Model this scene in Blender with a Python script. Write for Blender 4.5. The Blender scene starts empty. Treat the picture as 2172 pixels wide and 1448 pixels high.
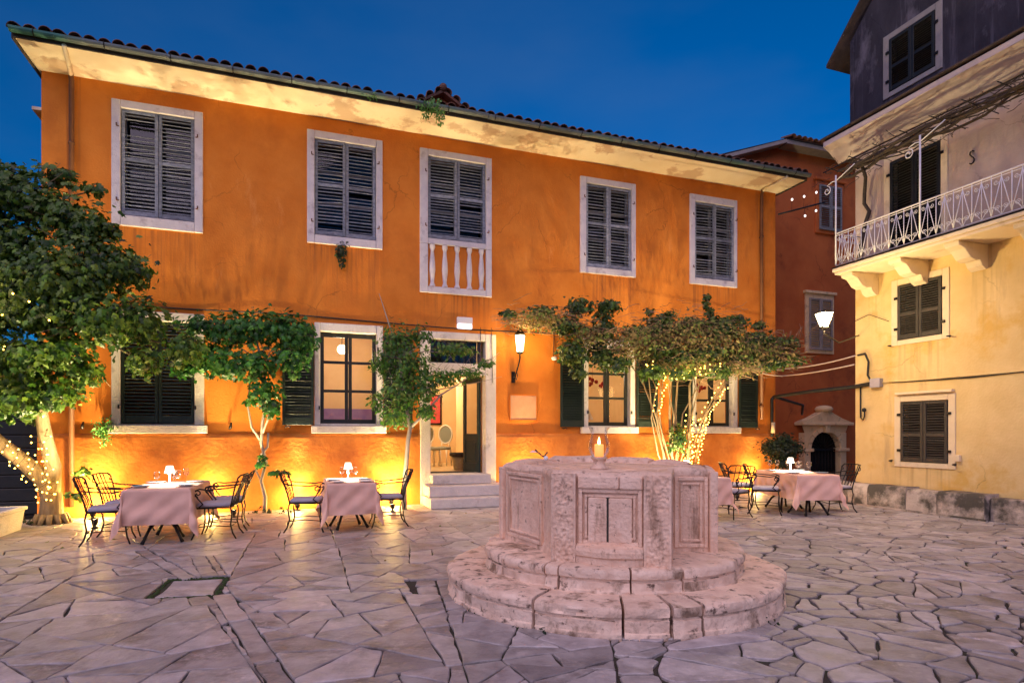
import bpy, math, random
from mathutils import Vector, Matrix, noise
R = math.radians
random.seed(7)
scene = bpy.context.scene
COL = scene.collection

# ------------------------------------------------------------------ camera
cam_d = bpy.data.cameras.new('camera'); cam = bpy.data.objects.new('camera', cam_d); COL.objects.link(cam)
cam.location = (0, 0, 1.5); cam.rotation_euler = (R(90), 0, 0)
cam_d.sensor_width = 36; cam_d.lens = 36 * 1281 / 2172; cam_d.shift_y = 194 / 2172
cam_d.clip_start = 0.05; cam_d.clip_end = 2000
scene.camera = cam

# ------------------------------------------------------------------ dusk sky and a wide sun lamp added as soft fill
SUN_AZ, SUN_EL = R(197), R(48)          # azimuth clockwise from +Y: behind the camera, a little to its left
world = bpy.data.worlds.new('World'); scene.world = world; world.use_nodes = True
wn = world.node_tree.nodes; wl = world.node_tree.links
bg = wn['Background']
sky = wn.new('ShaderNodeTexSky'); sky.sky_type = 'NISHITA'; sky.sun_disc = False
sky.sun_elevation = R(8); sky.sun_rotation = SUN_AZ; sky.altitude = 0
sky.air_density = 1.0; sky.dust_density = 0.0; sky.ozone_density = 10.0
hs = wn.new('ShaderNodeHueSaturation'); hs.inputs['Saturation'].default_value = 1.06
hs.inputs['Hue'].default_value = 0.491
wl.new(sky.outputs[0], hs.inputs['Color']); 
ct = wn.new('ShaderNodeTexCoord'); cn = wn.new('ShaderNodeTexNoise'); cn.inputs['Scale'].default_value = 2.2; cn.inputs['Detail'].default_value = 5   # thin high haze
cm = wn.new('ShaderNodeMapping'); cm.inputs['Scale'].default_value = (1, 1, 2.5); wl.new(ct.outputs['Generated'], cm.inputs['Vector']); wl.new(cm.outputs[0], cn.inputs['Vector'])
cr = wn.new('ShaderNodeMapRange'); cr.inputs['From Min'].default_value = .42; cr.inputs['From Max'].default_value = .75; cr.inputs['To Max'].default_value = .16; wl.new(cn.outputs['Fac'], cr.inputs['Value'])
cx = wn.new('ShaderNodeMix'); cx.data_type = 'RGBA'; wl.new(cr.outputs[0], cx.inputs['Factor']); wl.new(hs.outputs[0], cx.inputs['A']); cx.inputs['B'].default_value = (1.0, 1.35, 2.2, 1)
wl.new(cx.outputs['Result'], bg.inputs['Color'])
bg.inputs['Strength'].default_value = 0.11
sun_d = bpy.data.lights.new('sun', 'SUN'); sun_d.energy = 1.7; sun_d.angle = R(80); sun_d.color = (1.0, 0.73, 0.82)
sun = bpy.data.objects.new('sun', sun_d); COL.objects.link(sun)
to_sun = Vector((math.sin(SUN_AZ) * math.cos(SUN_EL), math.cos(SUN_AZ) * math.cos(SUN_EL), math.sin(SUN_EL)))
sun.rotation_euler = to_sun.to_track_quat('Z', 'Y').to_euler(); sun.location = to_sun * 30
vs = scene.view_settings; vs.view_transform = 'Standard'; vs.look = 'None'; vs.exposure = 0.4; vs.gamma = 1
scene.render.engine = 'CYCLES'
scene.cycles.use_denoising = True
scene.cycles.max_bounces = 8; scene.cycles.transparent_max_bounces = 16
scene.cycles.sample_clamp_indirect = 6
scene.cycles.caustics_reflective = False; scene.cycles.caustics_refractive = False

# ------------------------------------------------------------------ materials
MATS = {}
def pm(name, c1, c2=None, scale=3.0, rough=0.8, bump=0.2, bscale=40, metal=0, spec=0.4, c3=None, s3=0.7, lo3=0.55, hi3=0.75,
       vary=0.0, stretch=(1, 1, 1), detail=6, rvar=0.0, bdist=0.02, sat=0.0, c4=None, s4=3.0, lo4=.55, hi4=.7, st4=(1, 1, .12)):
    """plain procedural surface: two noise-mixed tones, an optional third blotchy tone, bump, per-piece variation"""
    m = bpy.data.materials.new(name); m.use_nodes = True; n = m.node_tree.nodes; l = m.node_tree.links
    b = n['Principled BSDF']
    b.inputs['Roughness'].default_value = rough; b.inputs['Metallic'].default_value = metal
    b.inputs['Specular IOR Level'].default_value = spec
    tc = n.new('ShaderNodeTexCoord'); mp = n.new('ShaderNodeMapping'); mp.inputs['Scale'].default_value = stretch
    l.new(tc.outputs['Object'], mp.inputs['Vector'])
    oi = n.new('ShaderNodeObjectInfo'); ge = n.new('ShaderNodeNewGeometry')
    rnd = n.new('ShaderNodeMath'); rnd.operation = 'ADD'; l.new(oi.outputs['Random'], rnd.inputs[0]); l.new(ge.outputs['Random Per Island'], rnd.inputs[1])
    fr = n.new('ShaderNodeMath'); fr.operation = 'FRACT'; l.new(rnd.outputs[0], fr.inputs[0])
    vec = mp.outputs['Vector']
    if vary:
        off = n.new('ShaderNodeVectorMath'); off.operation = 'ADD'
        mul = n.new('ShaderNodeMath'); mul.operation = 'MULTIPLY'; mul.inputs[1].default_value = 37
        l.new(fr.outputs[0], mul.inputs[0]); l.new(mul.outputs[0], off.inputs[0]); l.new(vec, off.inputs[1]); vec = off.outputs[0]
    nz = n.new('ShaderNodeTexNoise'); nz.inputs['Scale'].default_value = scale; nz.inputs['Detail'].default_value = detail; nz.inputs['Roughness'].default_value = 0.6
    l.new(vec, nz.inputs['Vector'])
    rp = n.new('ShaderNodeValToRGB'); rp.color_ramp.elements[0].position = 0.32; rp.color_ramp.elements[1].position = 0.68
    rp.color_ramp.elements[0].color = (*c1, 1); rp.color_ramp.elements[1].color = (*(c2 or c1), 1)
    l.new(nz.outputs['Fac'], rp.inputs['Fac']); col = rp.outputs['Color']
    if c3:
        n3 = n.new('ShaderNodeTexNoise'); n3.inputs['Scale'].default_value = s3; n3.inputs['Detail'].default_value = 8; n3.inputs['Roughness'].default_value = 0.65
        l.new(vec, n3.inputs['Vector'])
        mr = n.new('ShaderNodeMapRange'); mr.inputs['From Min'].default_value = lo3; mr.inputs['From Max'].default_value = hi3
        l.new(n3.outputs['Fac'], mr.inputs['Value'])
        mx = n.new('ShaderNodeMix'); mx.data_type = 'RGBA'; l.new(mr.outputs[0], mx.inputs['Factor']); l.new(col, mx.inputs['A']); mx.inputs['B'].default_value = (*c3, 1)
        col = mx.outputs['Result']
    if c4:
        m4 = n.new('ShaderNodeMapping'); m4.inputs['Scale'].default_value = st4; l.new(vec, m4.inputs['Vector'])
        n4 = n.new('ShaderNodeTexNoise'); n4.inputs['Scale'].default_value = s4; n4.inputs['Detail'].default_value = 7; n4.inputs['Roughness'].default_value = 0.7
        l.new(m4.outputs[0], n4.inputs['Vector'])
        r4 = n.new('ShaderNodeMapRange'); r4.inputs['From Min'].default_value = lo4; r4.inputs['From Max'].default_value = hi4; l.new(n4.outputs['Fac'], r4.inputs['Value'])
        x4 = n.new('ShaderNodeMix'); x4.data_type = 'RGBA'; l.new(r4.outputs[0], x4.inputs['Factor']); l.new(col, x4.inputs['A']); x4.inputs['B'].default_value = (*c4, 1)
        col = x4.outputs['Result']
    if vary:
        hv = n.new('ShaderNodeHueSaturation'); v = n.new('ShaderNodeMapRange'); v.inputs['To Min'].default_value = 1 - vary; v.inputs['To Max'].default_value = 1 + vary * 0.7
        l.new(fr.outputs[0], v.inputs['Value']); l.new(v.outputs[0], hv.inputs['Value']); l.new(col, hv.inputs['Color'])
        if sat:
            v2 = n.new('ShaderNodeMapRange'); v2.inputs['To Min'].default_value = 0.5 - sat; v2.inputs['To Max'].default_value = 0.5 + sat
            f2 = n.new('ShaderNodeMath'); f2.operation = 'MULTIPLY'; f2.inputs[1].default_value = 7.3; l.new(fr.outputs[0], f2.inputs[0])
            f3 = n.new('ShaderNodeMath'); f3.operation = 'FRACT'; l.new(f2.outputs[0], f3.inputs[0])
            l.new(f3.outputs[0], v2.inputs['Value']); l.new(v2.outputs[0], hv.inputs['Hue'])
        col = hv.outputs['Color']
    l.new(col, b.inputs['Base Color'])
    if rvar:
        rr = n.new('ShaderNodeMapRange'); rr.inputs['To Min'].default_value = rough - rvar; rr.inputs['To Max'].default_value = rough + rvar
        l.new(nz.outputs['Fac'], rr.inputs['Value']); l.new(rr.outputs[0], b.inputs['Roughness'])
    if bump:
        bn = n.new('ShaderNodeTexNoise'); bn.inputs['Scale'].default_value = bscale; bn.inputs['Detail'].default_value = 5; l.new(vec, bn.inputs['Vector'])
        bp = n.new('ShaderNodeBump'); bp.inputs['Strength'].default_value = bump; bp.inputs['Distance'].default_value = bdist
        l.new(bn.outputs['Fac'], bp.inputs['Height']); l.new(bp.outputs['Normal'], b.inputs['Normal'])
    MATS[name] = m; return m
def em(name, color, strength):
    m = bpy.data.materials.new(name); m.use_nodes = True; b = m.node_tree.nodes['Principled BSDF']
    b.inputs['Base Color'].default_value = (*color, 1); b.inputs['Emission Color'].default_value = (*color, 1); b.inputs['Emission Strength'].default_value = strength
    MATS[name] = m; return m
def leafmat(name, cols, rough=0.45, trans=0.35):
    m = bpy.data.materials.new(name); m.use_nodes = True; n = m.node_tree.nodes; l = m.node_tree.links; b = n['Principled BSDF']
    ge = n.new('ShaderNodeNewGeometry'); oi = n.new('ShaderNodeObjectInfo')
    ad = n.new('ShaderNodeMath'); ad.operation = 'ADD'; l.new(ge.outputs['Random Per Island'], ad.inputs[0]); l.new(oi.outputs['Random'], ad.inputs[1])
    fr = n.new('ShaderNodeMath'); fr.operation = 'FRACT'; l.new(ad.outputs[0], fr.inputs[0])
    rp = n.new('ShaderNodeValToRGB'); e = rp.color_ramp.elements
    while len(e) < len(cols): e.new(0.5)
    for i, c in enumerate(cols): e[i].position = i / (len(cols) - 1); e[i].color = (*c, 1)
    l.new(fr.outputs[0], rp.inputs['Fac']); l.new(rp.outputs['Color'], b.inputs['Base Color'])
    b.inputs['Roughness'].default_value = rough
    tr = n.new('ShaderNodeBsdfTranslucent'); l.new(rp.outputs['Color'], tr.inputs['Color'])
    mx = n.new('ShaderNodeMixShader'); mx.inputs['Fac'].default_value = trans
    l.new(b.outputs[0], mx.inputs[1]); l.new(tr.outputs[0], mx.inputs[2]); l.new(mx.outputs[0], n['Material Output'].inputs['Surface'])
    MATS[name] = m; return m
def glassmat(name, tint=(1, 1, 1), gloss=1.0, ior=1.5):
    m = bpy.data.materials.new(name); m.use_nodes = True; n = m.node_tree.nodes; l = m.node_tree.links
    n.remove(n['Principled BSDF'])
    t = n.new('ShaderNodeBsdfTransparent'); t.inputs['Color'].default_value = (*tint, 1)
    g = n.new('ShaderNodeBsdfGlossy'); g.inputs['Roughness'].default_value = 0.03
    fr = n.new('ShaderNodeFresnel'); fr.inputs['IOR'].default_value = ior
    mu = n.new('ShaderNodeMath'); mu.operation = 'MULTIPLY'; mu.inputs[1].default_value = gloss; mu.use_clamp = True; l.new(fr.outputs[0], mu.inputs[0])
    mx = n.new('ShaderNodeMixShader'); l.new(mu.outputs[0], mx.inputs['Fac']); l.new(t.outputs[0], mx.inputs[1]); l.new(g.outputs[0], mx.inputs[2])
    l.new(mx.outputs[0], n['Material Output'].inputs['Surface']); MATS[name] = m; return m

pm('orange_plaster', (.66, .190, .022), (.76, .255, .038), 1.6, .85, .3, 30, c3=(.54, .155, .024), s3=.7, lo3=.5, hi3=.72, spec=.2, c4=(.80, .34, .10), s4=1.7, lo4=.60, hi4=.78, st4=(1, 1, .35))
pm('orange_plinth', (.64, .19, .028), (.78, .28, .055), 2.6, .8, .5, 14, c3=(.48, .13, .03), s3=1.6, lo3=.5, hi3=.7, spec=.25, c4=(.36, .12, .045), s4=2.4, lo4=.60, hi4=.75)
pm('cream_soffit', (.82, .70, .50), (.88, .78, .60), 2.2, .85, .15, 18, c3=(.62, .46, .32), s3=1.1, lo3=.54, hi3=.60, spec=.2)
pm('white_stone', (.62, .57, .60), (.74, .69, .70), 5, .8, .5, 45, c3=(.40, .34, .38), s3=4, lo3=.56, hi3=.74, vary=.06)
pm('door_stone', (.66, .60, .54), (.76, .70, .64), 6, .8, .6, 50, c3=(.42, .36, .30), s3=5, lo3=.56, hi3=.74, vary=.06)
pm('step_stone', (.52, .47, .44), (.64, .58, .54), 5, .65, .5, 40, c3=(.34, .29, .25), s3=3.5, vary=.08)
pm('grey_shutter', (.16, .18, .22), (.36, .38, .42), 9, .75, .4, 60, c3=(.09, .09, .11), s3=5, vary=.34, stretch=(1, 1, 3))
pm('green_shutter', (.008, .018, .013), (.014, .026, .019), 6, .5, .2, 50, vary=.15)
pm('black_shutter', (.006, .008, .010), (.012, .015, .016), 6, .55, .2, 50, vary=.15)
pm('brown_shutter', (.035, .030, .026), (.06, .052, .044), 6, .6, .25, 50, c3=(.02, .018, .016), s3=3, vary=.15)
pm('pale_shutter', (.26, .24, .24), (.34, .31, .30), 6, .7, .2, 40, vary=.1)
pm('dark_frame', (.014, .016, .014), (.024, .024, .02), 8, .4, .1, 40)
pm('door_green', (.012, .035, .035), (.02, .05, .048), 8, .35, .1, 40)
pm('iron', (.012, .011, .012), (.03, .024, .022), 20, .45, .3, 80, metal=.6)
pm('rust', (.08, .03, .018), (.14, .055, .03), 20, .8, .4, 60)
pm('gutter', (.10, .13, .14), (.20, .23, .23), 3, .5, .2, 30, metal=.4, c3=(.05, .16, .14), s3=.8, lo3=.5, hi3=.6, stretch=(.4, 1, 1))
pm('roof_tile', (.13, .055, .038), (.22, .10, .065), 6, .85, .5, 40, c3=(.07, .05, .045), s3=3, lo3=.48, hi3=.68, vary=.35)
pm('brown_pipe', (.12, .045, .018), (.18, .07, .028), 4, .6, .1, 30)
pm('pave', (.26, .23, .225), (.46, .415, .40), 5.5, .50, .8, 22, c3=(.14, .115, .105), s3=2.6, lo3=.52, hi3=.72, c4=(.52, .46, .44), s4=7, lo4=.57, hi4=.70, st4=(1, 1, 1), vary=.32, sat=.016, rvar=.20, spec=.5, bdist=.012)
pm('soil', (.035, .03, .024), (.06, .05, .035), 7, .95, .6, 50, c3=(.03, .05, .015), s3=5, lo3=.5, hi3=.7)
pm('well_stone', (.74, .48, .33), (.90, .66, .49), 6, .85, 1.0, 34, c3=(.24, .15, .10), s3=15, lo3=.60, hi3=.69, c4=(.36, .22, .14), s4=7, lo4=.55, hi4=.70, st4=(1, 1, .16), vary=.07, bdist=.015)
pm('well_step', (.68, .47, .34), (.88, .67, .51), 6, .8, 1.0, 26, c3=(.15, .10, .07), s3=9, lo3=.58, hi3=.66, c4=(.26, .17, .11), s4=3.4, lo4=.53, hi4=.66, st4=(1, 1, .6), vary=.08, bdist=.015)
pm('yellow_plaster', (.68, .48, .20), (.80, .60, .29), 1.5, .85, .35, 24, c3=(.68, .43, .12), s3=.8, lo3=.54, hi3=.64, spec=.2, c4=(.52, .36, .18), s4=2.2, lo4=.58, hi4=.74)
pm('pink_dimmed_plaster', (.48, .36, .29), (.60, .47, .38), 1.5, .85, .3, 24, c3=(.46, .33, .23), s3=1.1, spec=.2, c4=(.36, .26, .20), s4=2.4, lo4=.57, hi4=.74)  # pinkish plaster; the weaker light above the balcony is put into its tone
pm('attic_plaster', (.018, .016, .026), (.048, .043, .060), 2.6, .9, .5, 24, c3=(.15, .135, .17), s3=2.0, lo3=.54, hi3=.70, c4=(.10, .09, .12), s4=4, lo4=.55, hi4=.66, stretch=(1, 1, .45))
pm('yellow_trim', (.72, .58, .38), (.80, .66, .46), 3, .8, .3, 40, c3=(.55, .42, .25), s3=3)
pm('red_plaster', (.42, .105, .028), (.54, .16, .045), 1.2, .9, .3, 26, c3=(.18, .04, .022), s3=.8)
pm('portal_stone', (.76, .58, .35), (.84, .68, .45), 5, .8, .5, 40, c3=(.20, .17, .12), s3=3, lo3=.55, hi3=.75, vary=.1)
pm('low_wall', (.44, .36, .31), (.56, .47, .40), 4, .9, .8, 30, c3=(.085, .075, .06), s3=1.9, lo3=.44, hi3=.60, vary=.1)
pm('white_iron', (.66, .64, .67), (.78, .76, .78), 20, .5, .1, 60)
pm('cloth', (.76, .46, .34), (.80, .50, .38), 8, .9, .25, 400, spec=.15)
pm('cushion', (.42, .38, .42), (.48, .44, .48), 8, .9, .3, 300, spec=.15)
pm('china', (.78, .78, .80), None, 5, .15, 0)
pm('napkin', (.10, .16, .18), (.14, .2, .22), 9, .8, .2, 200)
pm('steel', (.6, .6, .62), None, 5, .25, 0, metal=1)
pm('white_plastic', (.78, .77, .80), None, 5, .4, 0)
pm('plaque_stone', (.62, .30, .14), (.68, .36, .18), 6, .6, .15, 50)
pm('bark_pale', (.16, .11, .055), (.30, .215, .12), 12, .85, 1.0, 22, stretch=(1, 1, .3))
pm('bark_grey', (.30, .25, .20), (.44, .37, .30), 16, .85, .5, 40, stretch=(1, 1, .3))
pm('twig', (.22, .13, .075), (.34, .22, .13), 10, .85, .2, 60, vary=.35)
pm('vine_wood', (.035, .026, .022), (.07, .05, .04), 14, .9, .5, 40)
pm('cable', (.012, .012, .013), (.02, .02, .02), 10, .55, 0)
pm('pale_cable', (.55, .42, .36), (.6, .48, .4), 10, .6, 0)
pm('trough', (.56, .51, .45), (.68, .63, .56), 5, .85, .6, 40, c3=(.34, .30, .24), s3=3)
pm('gate_wood', (.010, .010, .010), (.02, .019, .018), 6, .35, .2, 40, vary=.3)
pm('dark_wall', (.05, .042, .036), (.085, .07, .06), 2, .9, .4, 20)
pm('room_wall', (.72, .50, .25), (.78, .58, .32), 2, .8, .1, 20)
pm('room_floor', (.52, .40, .22), (.6, .47, .28), 3, .4, .1, 20)
pm('chair_white', (.72, .66, .55), None, 5, .5, 0)
pm('chair_pad', (.22, .24, .2), None, 5, .8, .1, 100)
em('wax', (1, .42, .10), .8)
pm('clay', (.30, .12, .07), (.36, .16, .09), 5, .8, .3, 40)
pm('moss', (.025, .05, .012), (.05, .08, .02), 12, .95, .6, 60)
pm('mat_dark', (.03, .027, .025), (.05, .045, .04), 20, .95, .4, 90)
pm('basket', (.30, .25, .12), (.4, .33, .18), 20, .8, .4, 80)
pm('red_cloth', (.50, .05, .06), (.6, .09, .09), 6, .8, .1, 60)
leafmat('leaf_big', [(.014, .036, .007), (.035, .095, .012), (.075, .17, .020), (.17, .26, .03), (.05, .12, .015)])
leafmat('leaf_vine', [(.014, .055, .012), (.03, .13, .02), (.045, .19, .028), (.08, .25, .035)])
leafmat('leaf_small', [(.022, .060, .010), (.045, .14, .016), (.07, .22, .024), (.15, .22, .035)])
leafmat('leaf_boug', [(.012, .032, .010), (.03, .08, .014), (.07, .15, .02), (.14, .19, .035), (.02, .05, .012)])
leafmat('leaf_dry', [(.16, .11, .04), (.25, .18, .06), (.30, .25, .09), (.12, .11, .03), (.11, .17, .03), (.20, .24, .05)], .8, .3)
leafmat('leaf_bush', [(.012, .024, .010), (.02, .04, .014), (.035, .06, .02)])
leafmat('leaf_fern', [(.08, .22, .05), (.12, .32, .07), (.18, .40, .10)])
glassmat('pane', (.96, .97, .97), 1.6, 1.5)
glassmat('clear_glass', (.98, .98, .98), .55, 1.4)
em('warm_bulb', (1, .56, .07), 15); em('lamp_white', (1, .86, .66), 2.2); em('lantern_glass', (1, .80, .42), 9)
em('street_glass', (1, .82, .50), 4.5); em('flame', (1, .55, .14), 16); em('uplight_lens', (1, .80, .42), 16)
em('emergency', (.75, .80, 1), 1.1); em('festoon', (1, .93, .88), 1.2); em('room_globe', (1, .78, .45), 6)
pm('violet', (.22, .12, .42), (.34, .22, .5), 3, .7, .1, 30, c3=(.6, .3, .3), s3=2.5)
pm('verge_dark', (.04, .03, .03), (.09, .06, .055), 6, .85, .5, 40)
pm('cornice_plaster', (.56, .46, .42), (.64, .54, .50), 2, .85, .2, 24, c3=(.44, .36, .33), s3=2.5)
pm('black', (.004, .004, .005), None, 5, .9, 0)

def weather(name, crack=(.3, .1, .02), cs=.55, drips=(), drip_col=(.3, .1, .03), amount=.6):
    """hairline cracks, and rain streaks below sills given as (x centre, half width, z of sill, length)"""
    m = MATS[name]; n = m.node_tree.nodes; l = m.node_tree.links; b = n['Principled BSDF']
    src = b.inputs['Base Color'].links[0].from_socket
    tc = n.new('ShaderNodeTexCoord'); ns = n.new('ShaderNodeTexNoise'); ns.inputs['Scale'].default_value = 2.5; ns.inputs['Detail'].default_value = 6; l.new(tc.outputs['Object'], ns.inputs['Vector'])
    ad = n.new('ShaderNodeVectorMath'); ad.operation = 'MULTIPLY_ADD'; ad.inputs[1].default_value = (.5, .5, .5); l.new(ns.outputs['Color'], ad.inputs[0]); l.new(tc.outputs['Object'], ad.inputs[2])
    vo = n.new('ShaderNodeTexVoronoi'); vo.feature = 'DISTANCE_TO_EDGE'; vo.inputs['Scale'].default_value = cs; l.new(ad.outputs[0], vo.inputs['Vector'])
    mr = n.new('ShaderNodeMapRange'); mr.inputs['From Min'].default_value = .0; mr.inputs['From Max'].default_value = .006; mr.inputs['To Min'].default_value = 1; mr.inputs['To Max'].default_value = 0; l.new(vo.outputs['Distance'], mr.inputs['Value'])
    n2 = n.new('ShaderNodeTexNoise'); n2.inputs['Scale'].default_value = .9; l.new(tc.outputs['Object'], n2.inputs['Vector'])
    m2 = n.new('ShaderNodeMapRange'); m2.inputs['From Min'].default_value = .48; m2.inputs['From Max'].default_value = .62; m2.inputs['To Max'].default_value = .75; l.new(n2.outputs['Fac'], m2.inputs['Value'])
    mu = n.new('ShaderNodeMath'); mu.operation = 'MULTIPLY'; l.new(mr.outputs[0], mu.inputs[0]); l.new(m2.outputs[0], mu.inputs[1])
    mx = n.new('ShaderNodeMix'); mx.data_type = 'RGBA'; l.new(mu.outputs[0], mx.inputs['Factor']); l.new(src, mx.inputs['A']); mx.inputs['B'].default_value = (*crack, 1); col = mx.outputs['Result']
    if drips:
        sp = n.new('ShaderNodeSeparateXYZ'); l.new(tc.outputs['Object'], sp.inputs[0]); tot = None
        def mth(op, a, bb):
            q = n.new('ShaderNodeMath'); q.operation = op
            for i, v in enumerate((a, bb)):
                if isinstance(v, (int, float)): q.inputs[i].default_value = v
                else: l.new(v, q.inputs[i])
            return q.outputs[0]
        for xc, hw, zs, ln_ in drips:
            dx = mth('ABSOLUTE', mth('SUBTRACT', sp.outputs['X'], xc), 0)
            fx = n.new('ShaderNodeMapRange'); fx.inputs['From Min'].default_value = hw; fx.inputs['From Max'].default_value = hw * .8; l.new(dx, fx.inputs['Value'])
            fz = n.new('ShaderNodeMapRange'); fz.inputs['From Min'].default_value = zs - ln_; fz.inputs['From Max'].default_value = zs; l.new(sp.outputs['Z'], fz.inputs['Value'])
            fc = mth('LESS_THAN', sp.outputs['Z'], zs + .02); v = mth('MULTIPLY', mth('MULTIPLY', fx.outputs[0], fz.outputs[0]), fc); tot = v if tot is None else mth('MAXIMUM', tot, v)
        mp = n.new('ShaderNodeMapping'); mp.inputs['Scale'].default_value = (9, 9, .35); l.new(tc.outputs['Object'], mp.inputs['Vector'])
        nd = n.new('ShaderNodeTexNoise'); nd.inputs['Scale'].default_value = 1.6; nd.inputs['Detail'].default_value = 4; l.new(mp.outputs[0], nd.inputs['Vector'])
        md = n.new('ShaderNodeMapRange'); md.inputs['From Min'].default_value = .45; md.inputs['From Max'].default_value = .68; md.inputs['To Max'].default_value = amount; l.new(nd.outputs['Fac'], md.inputs['Value'])
        fac = mth('MULTIPLY', md.outputs[0], tot)
        x2 = n.new('ShaderNodeMix'); x2.data_type = 'RGBA'; l.new(fac, x2.inputs['Factor']); l.new(col, x2.inputs['A']); x2.inputs['B'].default_value = (*drip_col, 1); col = x2.outputs['Result']
    l.new(col, b.inputs['Base Color'])
weather('orange_plaster', (.36, .11, .02), .5, [(1.8, .8, 5.22, 1.5), (5.14, .8, 5.26, 1.3), (7.45, .85, 4.46, .8), (11.14, .78, 5.2, 1.4), (14.14, .75, 5.2, 1.3), (.47, .12, 7.8, 3.0), (15.6, .14, 7.8, 3.2)], (.30, .095, .03), .75)
weather('yellow_plaster', (.36, .24, .10), .6, [(1.5, .6, .86, .8), (1.43, .55, 3.26, 1.0), (.5, .2, 4.8, 1.6), (1.5, .2, 4.8, .5), (2.6, .25, 4.8, 1.8), (3.6, .25, 4.8, 1.8)], (.42, .28, .12), .7)
weather('pink_dimmed_plaster', (.26, .19, .15), .6); weather('attic_plaster', (.01, .01, .015), .8); weather('red_plaster', (.12, .03, .015), .6)
# ------------------------------------------------------------------ mesh helpers
class MB:
    def __init__(s): s.v = []; s.f = []; s.sm = []
    def add(s, vs, fs, smooth=False):
        o = len(s.v); s.v += [tuple(p) for p in vs]; s.f += [tuple(i + o for i in f) for f in fs]; s.sm += [smooth] * len(fs); return s
    def box(s, x0, x1, y0, y1, z0, z1, M=None):
        p = [Vector((x, y, z)) for z in (z0, z1) for y in (y0, y1) for x in (x0, x1)]
        if M: p = [M @ q for q in p]
        return s.add(p, [(0, 2, 3, 1), (4, 5, 7, 6), (0, 1, 5, 4), (2, 6, 7, 3), (0, 4, 6, 2), (1, 3, 7, 5)])
    def quad(s, a, b, c, d): return s.add([a, b, c, d], [(0, 1, 2, 3)])
    def tube(s, pts, r, n=6, cap=True):
        pts = [Vector(p) for p in pts]; k = len(pts)
        rr = r if isinstance(r, (list, tuple)) else [r] * k
        vs = []; fs = []; prev = None
        for i, p in enumerate(pts):
            t = (pts[min(i + 1, k - 1)] - pts[max(i - 1, 0)])
            if t.length < 1e-9: t = Vector((0, 0, 1))
            t.normalize()
            if prev is None: u = t.orthogonal().normalized()
            else:
                u = prev - t * prev.dot(t)
                if u.length < 1e-6: u = t.orthogonal()
                u.normalize()
            prev = u; w = t.cross(u)
            for j in range(n):
                a = 2 * math.pi * j / n; vs.append(p + (u * math.cos(a) + w * math.sin(a)) * rr[i])
        for i in range(k - 1):
            for j in range(n):
                a, b = i * n + j, i * n + (j + 1) % n
                fs.append((a, b, b + n, a + n))
        if cap: fs.append(tuple(range(n - 1, -1, -1))); fs.append(tuple(range((k - 1) * n, k * n)))
        return s.add(vs, fs, True)
    def lathe(s, prof, n=20, c=(0, 0, 0)):
        vs = []; fs = []; k = len(prof)
        for r, z in prof:
            for j in range(n):
                a = 2 * math.pi * j / n; vs.append((c[0] + r * math.cos(a), c[1] + r * math.sin(a), c[2] + z))
        for i in range(k - 1):
            for j in range(n):
                a, b = i * n + j, i * n + (j + 1) % n; fs.append((a, b, b + n, a + n))
        return s.add(vs, fs, True)
    def prism(s, poly, z0, z1):
        n = len(poly); vs = [(x, y, z0) for x, y in poly] + [(x, y, z1) for x, y in poly]
        return s.add(vs, [tuple(range(n - 1, -1, -1)), tuple(range(n, 2 * n))] + [(i, (i + 1) % n, n + (i + 1) % n, n + i) for i in range(n)])
    def extr_x(s, prof, x0, x1):          # (y, z) profile swept along x
        n = len(prof); vs = [(x0, y, z) for y, z in prof] + [(x1, y, z) for y, z in prof]
        return s.add(vs, [tuple(range(n)), tuple(range(2 * n - 1, n - 1, -1))] + [(i + n, (i + 1) % n + n, (i + 1) % n, i) for i in range(n)])
    def ball(s, c, r, n=8, m=6, sz=1):
        prof = [(max(1e-4, r * math.sin(math.pi * i / m)), -r * sz * math.cos(math.pi * i / m)) for i in range(m + 1)]
        return s.lathe(prof, n, c)
    sharp = None
    def mesh(s, name, mat):
        me = bpy.data.meshes.new(name); me.from_pydata(s.v, [], s.f); me.materials.append(MATS[mat])
        me.polygons.foreach_set('use_smooth', s.sm); me.update()
        if s.sharp: me.set_sharp_from_angle(angle=R(s.sharp))
        return me
    def build(s, name, mat, parent=None, bevel=0, kind=None, label=None, loc=None, rotz=None, segs=2):
        o = bpy.data.objects.new(name, s.mesh(name, mat)); COL.objects.link(o)
        if parent: o.parent = parent
        if loc is not None: o.location = loc
        if rotz is not None: o.rotation_euler = (0, 0, rotz)
        if bevel:
            m = o.modifiers.new('bevel', 'BEVEL'); m.width = bevel; m.segments = segs; m.limit_method = 'ANGLE'; m.angle_limit = R(40)
        if kind: o['kind'] = kind
        if label: o['label'] = label
        return o
def inst(name, me, parent, loc=(0, 0, 0), rot=(0, 0, 0), scale=None):
    o = bpy.data.objects.new(name, me); COL.objects.link(o); o.parent = parent; o.location = loc; o.rotation_euler = rot
    if scale: o.scale = scale
    return o
def thing(name, label, cat, loc=(0, 0, 0), rotz=0, group=None):
    o = bpy.data.objects.new(name, None); COL.objects.link(o); o.location = loc; o.rotation_euler = (0, 0, rotz); o.empty_display_size = .2
    o['label'] = label; o['category'] = cat
    if group: o['group'] = group
    return o
def tag(o, label, cat, group=None):
    o['label'] = label; o['category'] = cat
    if group: o['group'] = group
    return o
def copy_tree(o, parent=None):
    c = o.copy(); COL.objects.link(c); c.parent = parent
    for ch in list(o.children): copy_tree(ch, c)
    return c
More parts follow.
